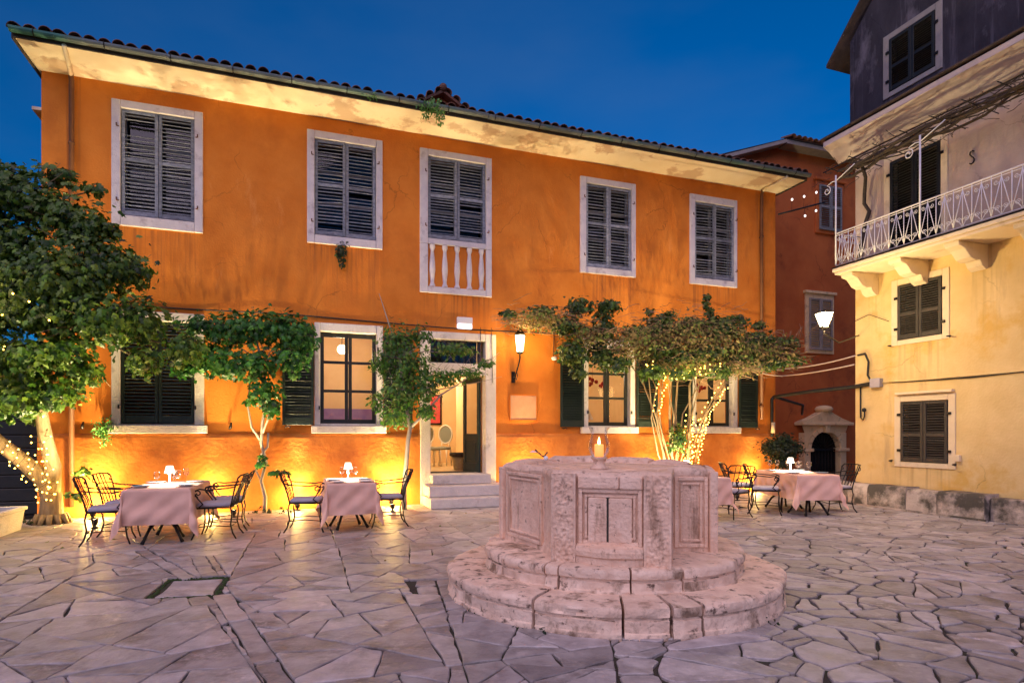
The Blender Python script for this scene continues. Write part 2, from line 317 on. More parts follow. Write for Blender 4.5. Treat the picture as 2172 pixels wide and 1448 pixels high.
def lamp(name, kind, loc, energy, color, parent=None, size=.03, spot=None, aim=None, blend=.6):
    d = bpy.data.lights.new(name, kind); d.energy = energy; d.color = color
    if kind != 'SUN': d.shadow_soft_size = size
    if spot: d.spot_size = R(spot); d.spot_blend = blend
    o = bpy.data.objects.new(name, d); COL.objects.link(o); o.location = loc
    if parent: o.parent = parent
    if aim is not None: o.rotation_euler = (-Vector(aim)).to_track_quat('Z', 'Y').to_euler()
    return o
# frames: the orange front (local x along it, -y outwards) and the yellow front
A = R(19.6); F0 = Vector((-8.23, 10.56, 0)); Y0 = Vector((7.45, 13.1, 0))
def fw(s, out, z): return (F0.x + math.cos(A) * s + math.sin(A) * out, F0.y + math.sin(A) * s - math.cos(A) * out, z)
AY = A - math.pi / 2
def yw(s, out, z): return (Y0.x + math.cos(AY) * s + math.sin(AY) * out, Y0.y + math.sin(AY) * s - math.cos(AY) * out, z)
def holed_wall(mb, s0, s1, z0, z1, holes, y=0, depth=.28):
    xs = sorted({s0, s1, *[h[0] for h in holes], *[h[1] for h in holes]}); zs = sorted({z0, z1, *[h[2] for h in holes], *[h[3] for h in holes]})
    xs = [x for x in xs if s0 <= x <= s1]; zs = [z for z in zs if z0 <= z <= z1]
    for i in range(len(xs) - 1):
        for j in range(len(zs) - 1):
            cx, cz = (xs[i] + xs[i + 1]) / 2, (zs[j] + zs[j + 1]) / 2
            if any(h[0] < cx < h[1] and h[2] < cz < h[3] for h in holes): continue
            mb.quad((xs[i], y, zs[j]), (xs[i + 1], y, zs[j]), (xs[i + 1], y, zs[j + 1]), (xs[i], y, zs[j + 1]))
    for a, b, c, d in holes:
        c2 = max(c, z0); d2 = min(d, z1)
        mb.quad((a, y, c2), (a, y, d2), (a, y + depth, d2), (a, y + depth, c2)); mb.quad((b, y, d2), (b, y, c2), (b, y + depth, c2), (b, y + depth, d2))
        if c >= z0: mb.quad((a, y, c), (a, y + depth, c), (b, y + depth, c), (b, y, c))
        if d <= z1: mb.quad((a, y, d), (b, y, d), (b, y + depth, d), (a, y + depth, d))

SLAT_CACHE = {}
def shutter(parent, x0, x1, z0, z1, y, mat, n=24, single=True, rotz=0, hinge_x=None, tilt=33, missing=(), mid=.52, fr=.055, y_shift=0):
    """louvred leaf: stiles and rails, then its slats; local x0..x1 measured from the leaf's own origin"""
    w = x1 - x0; h = z1 - z0
    mb = MB(); t = .022
    mb.box(0, fr, -t, t, 0, h); mb.box(w - fr, w, -t, t, 0, h)
    zm = h * mid
    for a, b in ((0, fr * 1.5), (zm - fr * .6, zm + fr * .6), (h - fr, h)): mb.box(fr, w - fr, -t + .002, t - .002, a, b)
    o = mb.build('shutter', mat, parent, bevel=.004, segs=1, loc=(x0, y, z0), rotz=rotz)
    sw = w - 2 * fr + .01
    key = (round(sw, 2), mat)
    if key not in SLAT_CACHE:
        m = MB(); m.box(-sw / 2, sw / 2, -.022, .022, -.0055, .0055); SLAT_CACHE[key] = m.mesh('slat', mat)
    zs = []
    for a, b, k in ((fr * 1.5, zm - fr * .6, int(round(n * mid))), (zm + fr * .6, h - fr, n - int(round(n * mid)))):
        for i in range(k): zs.append(a + (b - a) * (i + .5) / k)
    allm = MB()
    for i, z in enumerate(zs):
        if i in missing: continue
        tl = R(tilt + random.uniform(-6, 6) + (random.uniform(-25, 20) if random.random() < .06 else 0))
        if single:
            inst('slat', SLAT_CACHE[key], o, (w / 2, 0, z), (tl, R(random.uniform(-.5, .5) + (random.choice((-4, 4)) if random.random() < .04 else 0)), 0))
        else:
            allm.box(-sw / 2, sw / 2, -.034, .034, -.004, .004, Matrix.Translation((w / 2, 0, z)) @ Matrix.Rotation(tl, 4, 'X'))
    if not single: allm.build('slats', mat, o, kind='stuff')
    return o
def surround(parent, x0, x1, z0, z1, ix0, ix1, iz0, iz1, mat, proud=.05, inner=.16, name='window_surround'):
    """four dressed stones round an opening, each its own piece"""
    f = -proud
    for a, b, c, d in ((x0, ix0, z0, z1), (ix1, x1, z0, z1), (ix0, ix1, iz1, z1), (ix0, ix1, z0, iz0)):
        if b - a < .01 or d - c < .01: continue
        if (a, b) == (ix0, ix1): a += .003; b -= .003
        m = MB(); m.box(a, b, f, inner, c, d); m.build(name, mat, parent, bevel=.012)
# ================================================================== the ground and the paving
HAS_WELL = Vector((0.978, 5.99))
g = MB(); g.quad((-300, -300, -.09), (300, -300, -.09), (300, 300, -.09), (-300, 300, -.09))
g.build('ground', 'soil', kind='structure')
pv = MB()
for i in range(10):
    for j in range(10):
        x0, y0 = -15 + i * 3, -9 + j * 3
        pv.quad((x0, y0, -.022), (x0 + 3, y0, -.022), (x0 + 3, y0 + 3, -.022), (x0, y0 + 3, -.022))
pavement = pv.build('pavement', 'soil', kind='structure')

def clip(poly, nx, ny, c):           # keep nx*x+ny*y <= c
    out = []
    for i in range(len(poly)):
        p, q = poly[i], poly[(i + 1) % len(poly)]
        dp, dq = nx * p[0] + ny * p[1] - c, nx * q[0] + ny * q[1] - c
        if dp <= 0: out.append(p)
        if (dp < 0 < dq) or (dq < 0 < dp):
            t = dp / (dp - dq); out.append((p[0] + (q[0] - p[0]) * t, p[1] + (q[1] - p[1]) * t))
    return out
def area(p): return abs(sum(p[i][0] * p[(i + 1) % len(p)][1] - p[(i + 1) % len(p)][0] * p[i][1] for i in range(len(p)))) / 2
MAN = [(-3.31, 5.54), (-2.78, 5.65), (-3.0, 6.32), (-3.50, 6.22)]       # sunken slab
CH_A, CH_B = Vector((-2.72, 5.66)), Vector((-0.95, 2.95))               # drain strip, near part
CH_C, CH_D = Vector((-3.34, 6.26)), Vector((-4.75, 7.75))               # drain strip, far part
rp = random.Random(21)
cells = []
def split(poly, depth=0):
    """crazy paving: break a slab again and again along slanting cracks"""
    ar = area(poly); n = len(poly); c = Vector((sum(p[0] for p in poly) / n, sum(p[1] for p in poly) / n))
    want = rp.choice((.12, .20, .30, .44))
    far = max((Vector(p) - Vector(q)).length for p in poly for q in poly)
    if depth > 3 and ar < want or ar < .03:
        if ar > .008: cells.append((c, poly))
        return
    best = max(((Vector(p) - Vector(q)) for p in poly for q in poly), key=lambda v: v.length)
    ax = best.normalized(); an = math.atan2(ax.y, ax.x) + rp.gauss(0, .22)
    nx, ny = math.cos(an), math.sin(an); ts = [nx * p[0] + ny * p[1] for p in poly]; k = min(ts) + (max(ts) - min(ts)) * rp.uniform(.38, .62)
    a, b = clip(poly, nx, ny, k), clip(poly, -nx, -ny, -k)
    for q in (a, b):
        if len(q) > 2: split(q, depth + 1)
LA, LB = Vector((.35, .5)), Vector((1.9, 17))                        # left of this line long split flags, right of it cobble-like ones
ln = (LB - LA).normalized(); ln = Vector((ln.y, -ln.x)); lc = ln.dot(LA)
y = .5
while y < 17.2:
    y2 = y + rp.uniform(1.5, 2.4); x = -13.0
    while x < 6:
        x2 = x + rp.uniform(1.6, 2.8)
        q = [(x, y), (x2, y), (x2, y2), (x, y2)]
        q = [(px * math.cos(.33) - (py - 8) * math.sin(.33), px * math.sin(.33) + (py - 8) * math.cos(.33) + 8) for px, py in q]
        q = clip(q, ln.x, ln.y, lc)
        if len(q) > 2:
            cx_ = sum(p[0] for p in q) / len(q); cy_ = sum(p[1] for p in q) / len(q)
            if -1 < cy_ < 17.5 and abs(cx_) < .95 * max(cy_, .6) + 2.2: split(q)
        x = x2
    y = y2
sites = []
for k in range(30000):
    x, y = rp.uniform(.0, 10), rp.uniform(.6, 17.5)
    if x > .95 * y + 1.2 or ln.dot(Vector((x, y))) < lc - .5: continue
    d = rp.choice((.20, .34, .48, .66)) * (1.0 if y < 8 else 1.25)
    if all(((x - a) * .72 + (y - b) * .25) ** 2 + (y - b) ** 2 > (.5 * (d + e)) ** 2 for a, b, e in sites): sites.append((x, y, d))
for i, (x, y, d) in enumerate(sites):
    poly = [(x - 1, y - 1), (x + 1, y - 1), (x + 1, y + 1), (x - 1, y + 1)]
    for j, (a, b, e) in enumerate(sites):
        if i == j or abs(a - x) > 1.5 or abs(b - y) > 1.5: continue
        nx, ny = a - x, b - y; L2 = nx * nx + ny * ny
        w = min(.75, max(.25, .5 + (d * d - e * e) * .42 / L2)); poly = clip(poly, nx, ny, nx * x + ny * y + L2 * w)
        if len(poly) < 3: break
    if len(poly) > 2: poly = clip(poly, -ln.x, -ln.y, -lc)
    if len(poly) > 2 and area(poly) > .008:
        todo = [poly]                                        # many flags are cracked in two or three, none stays huge
        while todo:
            q = todo.pop(); aq = area(q)
            if aq > .17 or (aq > .05 and rp.random() < .42):
                an = rp.uniform(0, 3.14); nx, ny = math.cos(an), math.sin(an); ts = [nx * p[0] + ny * p[1] for p in q]; k = min(ts) + (max(ts) - min(ts)) * rp.uniform(.35, .6)
                o, o2 = clip(q, nx, ny, k), clip(q, -nx, -ny, -k)
                if min(area(o), area(o2)) > .014: todo += [o, o2]; continue
                if aq > .17: todo.append(q); continue
            cells.append((Vector((x, y)), q))
def less(polys, quad):               # polygons minus a convex quad
    m = sum((Vector(p) for p in quad), Vector((0, 0))) / len(quad); out = []
    for poly in polys:
        if all((Vector(p) - m).length > 2.6 for p in poly): out.append(poly); continue
        rest_ = poly
        for k in range(len(quad)):
            P, Q = Vector(quad[k]), Vector(quad[(k + 1) % len(quad)]); t = (Q - P).normalized(); n = Vector((t.y, -t.x))
            if (m - P).dot(n) > 0: n = -n
            c = n.dot(P); o = clip(rest_, -n.x, -n.y, -c)
            if len(o) > 2: out.append(o)
            rest_ = clip(rest_, n.x, n.y, c)
            if len(rest_) < 3: break
    return out
def strip_quad(P, Q, w):
    t = (Q - P).normalized(); n = Vector((-t.y, t.x)) * w
    return [P - n, Q - n, Q + n, P + n]
mm = sum((Vector(p) for p in MAN), Vector((0, 0))) / 4
MANB = [mm + (Vector(p) - mm) * 1.17 for p in MAN]
PIT = [Vector(p) for p in ((-1.10, 6.20), (-.78, 6.22), (-.66, 5.62), (-.93, 5.66))]
stones = []
for c, poly in cells:
    if (Vector(c) - HAS_WELL).length < 1.1: continue          # flags run on under the steps
    ps = less(less([poly], MANB), PIT)
    for P, Q in ((CH_A, CH_B), (CH_C, CH_D)):
        k = max(1, int((Q - P).length / 1.2))
        for q in range(k): ps = less(ps, strip_quad(P.lerp(Q, q / k), P.lerp(Q, (q + 1) / k), .08))
    for p in ps:
        nF = Vector((math.sin(A), -math.cos(A))); B_ = Vector((F0.x, F0.y)) + nF * .02; cc = sum((Vector(q) for q in p), Vector((0, 0))) / len(p)
        if cc.x < 7.2: p = clip(p, -nF.x, -nF.y, -(nF.x * B_.x + nF.y * B_.y))
        if len(p) > 2 and area(p) > .004: stones.append((cc, p))
def stone_mesh(mb, poly, cx, cy, top, gap, rs, rnd_=.012):
    """one flag: rounded arris, slightly dished and tilted top"""
    n = len(poly); ctr = Vector((sum(p[0] for p in poly) / n, sum(p[1] for p in poly) / n))
    # drop edges that are too short, roughen the corners
    pts = []
    for i in range(n):
        p = Vector(poly[i]); q = Vector(poly[(i + 1) % n])
        if (q - p).length < .035: continue
        L = (q - p).length; rc = min(rnd_, L * .28)
        pts.append(p + (q - p) / L * rc)
        if L > .16:
            nn = Vector((q - p).yx); nn.y *= -1; nn.normalize()
            for f_ in ((.5,) if L < .35 else (.25, .5, .75)):
                pts.append(p.lerp(q, f_ + rs.uniform(-.08, .08)) + nn * rs.uniform(-.012 - rnd_ * .25, .007 + rnd_ * .1))
        pts.append(q - (q - p) / L * rc)
    if len(pts) < 3: return
    n = len(pts); tx, ty = rs.uniform(-.006, .006), rs.uniform(-.006, .006)
    def ring(ins, z):
        out = []
        for p in pts:
            d = ctr - p; L = d.length
            q = p + d * (min(ins / max(L, 1e-4), .6))
            out.append((q.x - cx, q.y - cy, z + tx * (q.x - ctr.x) + ty * (q.y - ctr.y)))
        return out
    r0, r1, r2 = ring(gap, -.05), ring(gap, top - .006), ring(gap + .009, top)
    mb.add(r0 + r1 + r2, [(i, (i + 1) % n, n + (i + 1) % n, n + i) for i in range(n)] + [(n + i, n + (i + 1) % n, 2 * n + (i + 1) % n, 2 * n + i) for i in range(n)] + [tuple(range(2 * n, 3 * n))])
def size_in_view(it):
    c, p = it
    if abs(c.x) > .87 * c.y + .3: return 0
    return area(p) / max(c.y, 1) ** 3
stones.sort(key=size_in_view, reverse=True)
rest = MB(); rs = random.Random(5)
for k, (c, poly) in enumerate(stones):
    lft = ln.dot(c) < lc; gp = .004 + .004 * rs.random() ** 2 if lft or c.y > 8.5 else .005 + .011 * rs.random() ** 2; rc_ = .012 if lft else .026
    if c.y > 10: gp = .004
    top = rs.uniform(-.003, .003)
    if k < 300:
        m = MB(); stone_mesh(m, poly, c.x, c.y, top, gp, rs, rc_)
        if m.v: m.build('paving_stone', 'pave', pavement, loc=(c.x, c.y, 0))
    else: stone_mesh(rest, poly, 0, 0, top, gp, rs, rc_)
rest.build('far_paving', 'pave', pavement, kind='stuff')
def strip(P, Q, w, cuts):
    t = (Q - P).normalized(); n = Vector((-t.y, t.x)); L = (Q - P).length
    for a, b in zip(cuts[:-1], cuts[1:]):
        m = MB(); c = P + t * (a + b) / 2 * L; pl = []
        for u, v in ((a, -1), (b, -1), (b, 1), (a, 1)):
            p = P + t * u * L + n * v * w; pl.append((p.x, p.y))
        stone_mesh(m, pl, c.x, c.y, -.004, .008, rs); m.build('drain_cover', 'pave', pavement, loc=(c.x, c.y, 0))
strip(CH_A, CH_B, .078, (0, .3, .62, .63, .8, 1)); strip(CH_C, CH_D, .068, (0, .35, .7, 1))
m = MB(); stone_mesh(m, [Vector(p) for p in MAN], -3.15, 5.93, -.016, .03, rs); m.build('sunken_slab', 'pave', pavement, loc=(-3.15, 5.93, 0))
for q in ([(-.98, 6.2), (-.79, 6.2), (-.75, 5.98), (-.96, 5.95)], [(-.94, 5.92), (-.74, 5.95), (-.68, 5.62), (-.86, 5.62)]):
    m = MB(); stone_mesh(m, q, -.85, 5.9, -.006, .006, rs, .03); m.build('broken_flag', 'pave', pavement, loc=(-.85, 5.9, 0))
ms = MB()
for k in range(4):
    P, Q = Vector(MAN[k]), Vector(MAN[(k + 1) % 4])
    for i in range(26):
        p = mm + (P.lerp(Q, (i + rs.random()) / 26) - mm) * rs.uniform(1.0, 1.12); ms.ball((p.x, p.y, -.022), rs.uniform(.012, .026), 6, 4, .8)
ms.build('moss', 'moss', pavement, kind='stuff')

# ================================================================== orange restaurant building
ob = thing('orange_building', 'long orange plastered two-storey building with shuttered windows and open doorway', 'building', F0, A)
L = 16.13; TOP = 7.83
UP = [(1.06, 2.54, 5.26, 7.53, 1.20, 2.40, 5.45, 7.39), (4.40, 5.88, 5.29, 7.54, 4.54, 5.75, 5.46, 7.39), (6.66, 8.25, 4.48, 7.53, 6.83, 8.12, 5.64, 7.39),
      (10.41, 11.88, 5.23, 7.47, 10.56, 11.77, 5.38, 7.33), (13.43, 14.86, 5.22, 7.46, 13.57, 14.78, 5.38, 7.29)]
GR = [(1.06, 2.56, 1.50, 3.73, 1.20, 2.40, 1.66, 3.56), (4.54, 5.89, 1.50, 3.71, 4.65, 5.76, 1.69, 3.54),
      (10.48, 11.86, 1.50, 3.70, 10.61, 11.73, 1.67, 3.50), (13.47, 14.87, 1.50, 3.70, 13.61, 14.72, 1.67, 3.50)]
DO = (6.66, 8.34, 0.0, 3.66, 6.88, 8.10, 0.0, 3.50)
holes = [(u[4] - .02, u[5] + .02, u[6] - .02, u[7] + .02) for u in UP + GR] + [(DO[4] - .02, DO[5] + .02, 0, DO[7] + .02)]
w = MB(); holed_wall(w, 0, L, 0, TOP + .12, holes)
w.quad((0, 9, 0), (0, 0, 0), (0, 0, TOP + .12), (0, 9, TOP + .12)); w.quad((L, 0, 0), (L, 9, 0), (L, 9, TOP + .12), (L, 0, TOP + .12)); w.quad((L, 9, 0), (0, 9, 0), (0, 9, TOP + .12), (L, 9, TOP + .12))
w.build('wall', 'orange_plaster', ob)
# thicker base course, its top a weathered ledge at sill height
for a, b in ((-.04, DO[0] - .002), (DO[1] + .002, L + .04)):
    p = MB(); nseg = int((b - a) / .25); prof = []
    ys = [(-.062, 0), (-.06, 1.40), (-.052, 1.455), (-.02, 1.488), (.03, 1.495)]
    vs = []; fs = []
    for i in range(nseg + 1):
        x = a + (b - a) * i / nseg
        for y, z in ys:
            k = noise.noise(Vector((x * 1.3, z * 1.5, 4))) * .010
            vs.append((x, y + k, z + (noise.noise(Vector((x * 2.2, 3, 1))) * .010 if z > 1.3 else 0)))
    q = len(ys)
    for i in range(nseg):
        for j in range(q - 1): fs.append((i * q + j, (i + 1) * q + j, (i + 1) * q + j + 1, i * q + j + 1))
    p.add(vs, fs, True)
    for i in (0, nseg): p.add(vs[i * q:(i + 1) * q] + [(vs[i * q][0], .03, 0)], [tuple(range(q + 1))])
    p.build('base_course', 'orange_plinth', ob)
# soffit, gutter, roof
OUT = .80
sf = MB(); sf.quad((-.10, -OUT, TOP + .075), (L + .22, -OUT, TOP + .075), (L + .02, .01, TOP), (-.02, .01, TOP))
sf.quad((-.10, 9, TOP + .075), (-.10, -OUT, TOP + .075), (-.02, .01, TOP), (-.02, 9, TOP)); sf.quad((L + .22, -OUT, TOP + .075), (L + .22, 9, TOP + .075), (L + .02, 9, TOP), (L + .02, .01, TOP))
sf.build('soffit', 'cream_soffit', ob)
fb = MB(); fb.box(-.11, L + .23, -OUT - .03, -OUT + .002, TOP + .06, TOP + .16); fb.box(-.14, -.095, -OUT, 9, TOP + .05, TOP + .17); fb.box(L + .215, L + .26, -OUT, 9, TOP + .05, TOP + .17)
fb.build('fascia', 'dark_wall', ob)
cuts = [-.13, 2.1, 4.6, 7.9, 10.2, 12.9, L + .25]
for a, b in zip(cuts[:-1], cuts[1:]):
    gm = MB(); pr = []
    for i in range(9):
        t = math.pi + math.pi * i / 8; pr.append((-OUT - .095 + .068 * math.cos(t), TOP + .175 + .075 * math.sin(t)))
    pr2 = [(-OUT - .095 + (y + OUT + .095) * .86, TOP + .175 + (z - TOP - .175) * .86) for y, z in reversed(pr)]
    gm.extr_x(pr + pr2, a, b - .006); dz = random.uniform(-.012, .012)
    gm.build('gutter', 'gutter', ob, loc=(0, 0, dz))
for i in range(17):
    x = .2 + i * .98; bk = MB(); bk.tube([(x, -OUT - .03, TOP + .17), (x, -OUT - .17, TOP + .175), (x, -OUT - .165, TOP + .12), (x, -OUT - .10, TOP + .085), (x, -OUT - .02, TOP + .10)], .008, 5)
    bk.build('gutter_bracket', 'iron', ob)
SL = math.tan(R(19))
def rz(y): return TOP + .20 + (y + OUT + .08) * SL
rf = MB(); N = 400; vs = []
for i in range(N + 1):
    x = -.16 + (L + .42) * i / N; bmp = .055 * abs(math.sin(math.pi * (x + .16) / .206))
    for y in (-OUT + .70, 2.4, 4.2): vs.append((x, y, rz(y) + bmp - .02))
    vs.append((x, 9.4, rz(4.2) - (9.4 - 4.2) * SL + bmp))
rf.add(vs, [(i * 4 + j, i * 4 + 4 + j, i * 4 + 5 + j, i * 4 + 1 + j) for i in range(N) for j in range(3)], True)
roof = rf.build('roof', 'roof_tile', ob)
tm = MB(); nseg = 7; vs = []
for (yy, r) in ((0, .098), (.46, .080)):
    for i in range(nseg + 1):
        t = math.pi * i / nseg; vs.append((r * math.cos(t), yy, r * math.sin(t) * .92))
    for i in range(nseg + 1):
        t = math.pi * i / nseg; vs.append(((r - .014) * math.cos(t), yy, (r - .014) * math.sin(t) * .92))
q = 2 * (nseg + 1); n1 = nseg + 1
tm.add(vs, [(i, i + 1, q + i + 1, q + i) for i in range(nseg)] + [(n1 + i + 1, n1 + i, q + n1 + i, q + n1 + i + 1) for i in range(nseg)] + [(i + 1, i, n1 + i, n1 + i + 1) for i in range(nseg)], True)
tile_me = tm.mesh('roof_tile', 'roof_tile')
nt = int((L + .38) / .206)
for row in range(2):
    for i in range(nt):
        x = -.07 + .206 * i + random.uniform(-.014, .014); y = -OUT - .09 + row * .40 + random.uniform(-.025, .025)
        inst('roof_tile', tile_me, roof, (x, y, rz(y) - .02 + random.uniform(0, .022)), (math.atan(SL) + R(random.uniform(-3, 3)), R(random.uniform(-5, 5)), R(random.uniform(-3, 3))))
# small gabled roof light behind the eave
dm = MB(); dx, dy, dz = 7.4, 1.2, rz(1.2)
dm.add([(dx - .75, dy, dz - .1), (dx + .75, dy, dz - .1), (dx + .75, dy, dz + .18), (dx, dy, dz + .62), (dx - .75, dy, dz + .18)], [(0, 1, 2, 3, 4)])
dm.build('dormer', 'red_plaster', ob)
for sgn in (-1, 1):
    dr = MB(); a = (dx, dz + .70); b = (dx + sgn * 1.05, dz + .06)
    dr.add([(a[0], dy - .22, a[1]), (b[0], dy - .22, b[1]), (b[0], dy + 2.4, b[1]), (a[0], dy + 2.4, a[1]), (a[0], dy - .22, a[1] - .07), (b[0], dy - .22, b[1] - .07), (b[0], dy + 2.4, b[1] - .07), (a[0], dy + 2.4, a[1] - .07)],
           [(0, 1, 2, 3), (4, 7, 6, 5), (0, 4, 5, 1), (1, 5, 6, 2), (3, 2, 6, 7)])
    dr.build('dormer_roof', 'roof_tile', ob)
    for k in range(5):
        t = (k + .5) / 5
        inst('roof_tile', tile_me, ob, (a[0] + (b[0] - a[0]) * t, dy - .26, a[1] + (b[1] - a[1]) * t), (0, sgn * .55, 0))
rdg = MB(); rdg.ball((dx, dy - .2, dz + .74), .10, 8, 6); rdg.build('ridge_tile', 'roof_tile', ob)
# a broken verge of an older roof sticking out on the left flank
vg = MB(); vg.box(-.62, .0, 2.9, 4.6, 7.28, 7.34, Matrix.Rotation(R(10), 4, 'Y') @ Matrix.Translation((0, 0, 0)))
vg.build('old_verge', 'roof_tile', ob, loc=(0, -2.0, .42), bevel=.01)
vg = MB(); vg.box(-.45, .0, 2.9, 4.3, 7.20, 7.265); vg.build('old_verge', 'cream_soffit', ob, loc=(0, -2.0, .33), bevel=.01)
# down pipes
for s, z0, z1 in ((.47, 0.2, TOP), (15.60, 1.85, TOP)):
    pm_ = MB(); pm_.tube([(s, -.085, z0), (s, -.085, z1 - .12), (s, -.13, z1 - .03)], .042, 10); dp = pm_.build('down_pipe', 'brown_pipe', ob)
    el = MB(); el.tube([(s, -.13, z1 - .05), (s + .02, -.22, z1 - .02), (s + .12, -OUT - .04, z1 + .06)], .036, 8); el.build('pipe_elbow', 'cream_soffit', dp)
    for z in (2.2, 4.4, 6.6):
        c = MB(); c.lathe([(.046, -.02), (.052, -.02), (.052, .02), (.046, .02)], 10, (s, -.085, z)); c.box(s - .012, s + .012, -.06, .0, z - .012, z + .012); c.build('pipe_clip', 'brown_pipe', dp)
# upstairs windows
for k, (x0, x1, z0, z1, a, b, c, d) in enumerate(UP):
    if k == 2:
        surround(ob, x0, x1, 5.52, z1, a, b, c, d, 'white_stone')
        for p0, p1, q0, q1 in ((x0, a, 4.48, 5.517), (b, x1, 4.48, 5.517), (a + .003, b - .003, 4.48, 4.62)):
            m = MB(); m.box(p0, p1, -.05, .10, q0, q1); m.build('window_surround', 'white_stone', ob, bevel=.012)
        bm_ = MB()
        prof = [(.062, 0), (.062, .04), (.045, .06), (.040, .10), (.055, .24), (.066, .36), (.060, .50), (.042, .68), (.036, .76), (.048, .80), (.060, .83), (.060, .893)]
        bm_.lathe(prof, 14); bme = bm_.mesh('baluster', 'white_stone')
        nb = 5
        for i in range(nb): inst('baluster', bme, ob, (a + .10 + (b - a - .20) * i / (nb - 1) if nb > 1 else a, -.005, 4.62))
    else: surround(ob, x0, x1, z0, z1, a, b, c, d, 'white_stone')
    mid = (a + b) / 2
    miss = {0: ({19, 20, 21}, set()), 1: ({1}, {11}), 2: ({2}, {10, 1}), 3: (set(), {15}), 4: ({6}, set())}[k]
    op = [R(random.uniform(-3, 3)) for _ in (0, 1)]
    if k == 2: op = [R(-2), R(5)]
    for j in (0, 1):
        xa, xb = (a + .01, mid - .004) if j == 0 else (mid + .004, b - .01)
        if j == 0: shutter(ob, xa, xb, c + .02, d - .01, .02, 'grey_shutter', 24, True, rotz=-abs(op[0]), missing=miss[0], mid=.53)
        else:
            shutter(ob, xa, xb, c + .02, d - .01, .012, 'grey_shutter', 24, True, rotz=abs(op[1]) * .3, missing=miss[1], mid=.53)
        hx = a - .005 if j == 0 else b + .005
        for zz in (c + .25, d - .35):
            h = MB(); h.tube([(hx, -.03, zz), (hx + (-.05 if j == 0 else .05), -.07, zz), (hx + (-.05 if j == 0 else .05), -.07, zz + .05)], .012, 5); h.build('hinge', 'rust', ob)
    wf = MB(); fy = .17
    for u in (a, mid - .03, b - .06): wf.box(u, u + .06, fy, fy + .04, c, d)
    for zz in (c, c + (d - c) * .36, c + (d - c) * .68, d - .06): wf.box(a + .06, b - .06, fy + .003, fy + .037, zz, zz + .05)
    wf.build('window_frame', 'pale_shutter', ob)
    gl = MB(); gl.quad((a, fy + .02, c), (b, fy + .02, c), (b, fy + .02, d), (a, fy + .02, d)); gl.build('window_pane', 'pane', ob)
    bk = MB(); bk.box(a - .45, b + .45, .7, .8, c - .3, d + .9); bk.build('dark_interior', 'black', ob)
# ground floor windows
for k, (x0, x1, z0, z1, a, b, c, d) in enumerate(GR):
    surround(ob, x0, x1, z0 + .15, z1, a, b, c, d, 'door_stone', name='window_surround')
    m = MB(); m.box(x0 - .06, x1 + .06, -.12, .03, z0 - .01, z0 + .147); m.build('window_sill', 'door_stone', ob, bevel=.015)
    mid = (a + b) / 2
    if k == 0:
        for j in (0, 1):
            xa, xb = (a + .01, mid - .004) if j == 0 else (mid + .004, b - .01)
            shutter(ob, xa, xb, c + .02, d - .01, .0, 'green_shutter', 28, True, mid=0.06, tilt=58)
    else:
        sw = .60
        for j in (0, 1):
            shutter(ob, *((x0 - sw + .0, x0 - .012) if j == 0 else (x1 + .012, x1 + sw)), c - .03, d - .01, -.085, 'green_shutter', 30, False, rotz=R(random.uniform(-1, 1)), mid=.06, tilt=60)
            hk = MB(); hx = x0 - sw + .06 if j == 0 else x1 + sw - .06
            hk.tube([(hx, -.06, c - .06), (hx, -.13, c - .07), (hx + .05, -.13, c - .05), (hx + .09, -.13, c - .08)], .013, 5); hk.build('shutter_hook', 'iron', ob)
    if k:
        fy = .10; wf = MB(); fr = .075
        for u in (a, mid - .07, mid + .005, b - fr): wf.box(u, u + (.065 if u not in (a, b - fr) else fr), fy, fy + .05, c, d)
        for zz in (c, c + (d - c) * .345, c + (d - c) * .66, d - .09): wf.box(a + .01, b - .01, fy + .004, fy + .046, zz, zz + (.055 if zz not in (c, d - .09) else .09))
        wf.build('window_frame', 'dark_frame', ob, bevel=.004, segs=1)
        cols = ((a + fr, mid - .07), (mid + .07, b - fr)); rows = ((c + .09, c + (d - c) * .345), (c + (d - c) * .345 + .055, c + (d - c) * .66), (c + (d - c) * .66 + .055, d - .09))
        for p0, p1 in cols:
            for q0, q1 in rows:
                gl = MB(); gl.quad((p0 - .01, fy + .025, q0 - .01), (p1 + .01, fy + .025, q0 - .01), (p1 + .01, fy + .025, q1 + .01), (p0 - .01, fy + .025, q1 + .01)); gl.build('window_pane', 'pane', ob)
    for zz in (c + .28, d - .35):
        for hx in (a - .02, b + .02):
            h = MB(); h.box(hx - .012, hx + .012, -.085, -.048, zz, zz + .07); h.build('hinge', 'iron', ob)
for hx in (.62, 3.0):
    hk = MB(); hk.tube([(hx, -.06, 1.58), (hx + .02, -.12, 1.60), (hx + .04, -.13, 1.70)], [.02, .028, .012], 6); hk.build('shutter_hook', 'iron', ob)
# doorway
x0, x1, z0, z1, a, b, c, d = DO
for p0, p1, q0, q1 in ((x0, a, .0, z1), (b, x1, .0, z1), (a + .003, b - .003, d, z1), (a + .003, b - .003, 2.75, 3.0)):
    m = MB(); m.box(p0, p1, -.075, .20, q0, q1); m.build('door_surround', 'door_stone', ob, bevel=.014)
for i in range(8):
    bb = MB(); xx = a + (b - a) * (i + 1) / 9; bb.tube([(xx, .06, 3.0), (xx, .06, d)], .009, 6); bb.build('transom_bar', 'iron', ob)
gl = MB(); gl.quad((a, .12, 3.0), (b, .12, 3.0), (b, .12, d), (a, .12, d)); gl.build('window_pane', 'pane', ob)
for nm, q in (('step', (a - .02, b + .06, -.32, .35, .42, .62)), ('step', (x0 + .06, x1 + .10, -.68, -.0, .20, .418)), ('step', (x0 + .02, x1 + .10, -1.02, -.0, .0, .198))):
    m = MB(); m.box(*q); m.build(nm, 'step_stone', ob, bevel=.022, segs=3)
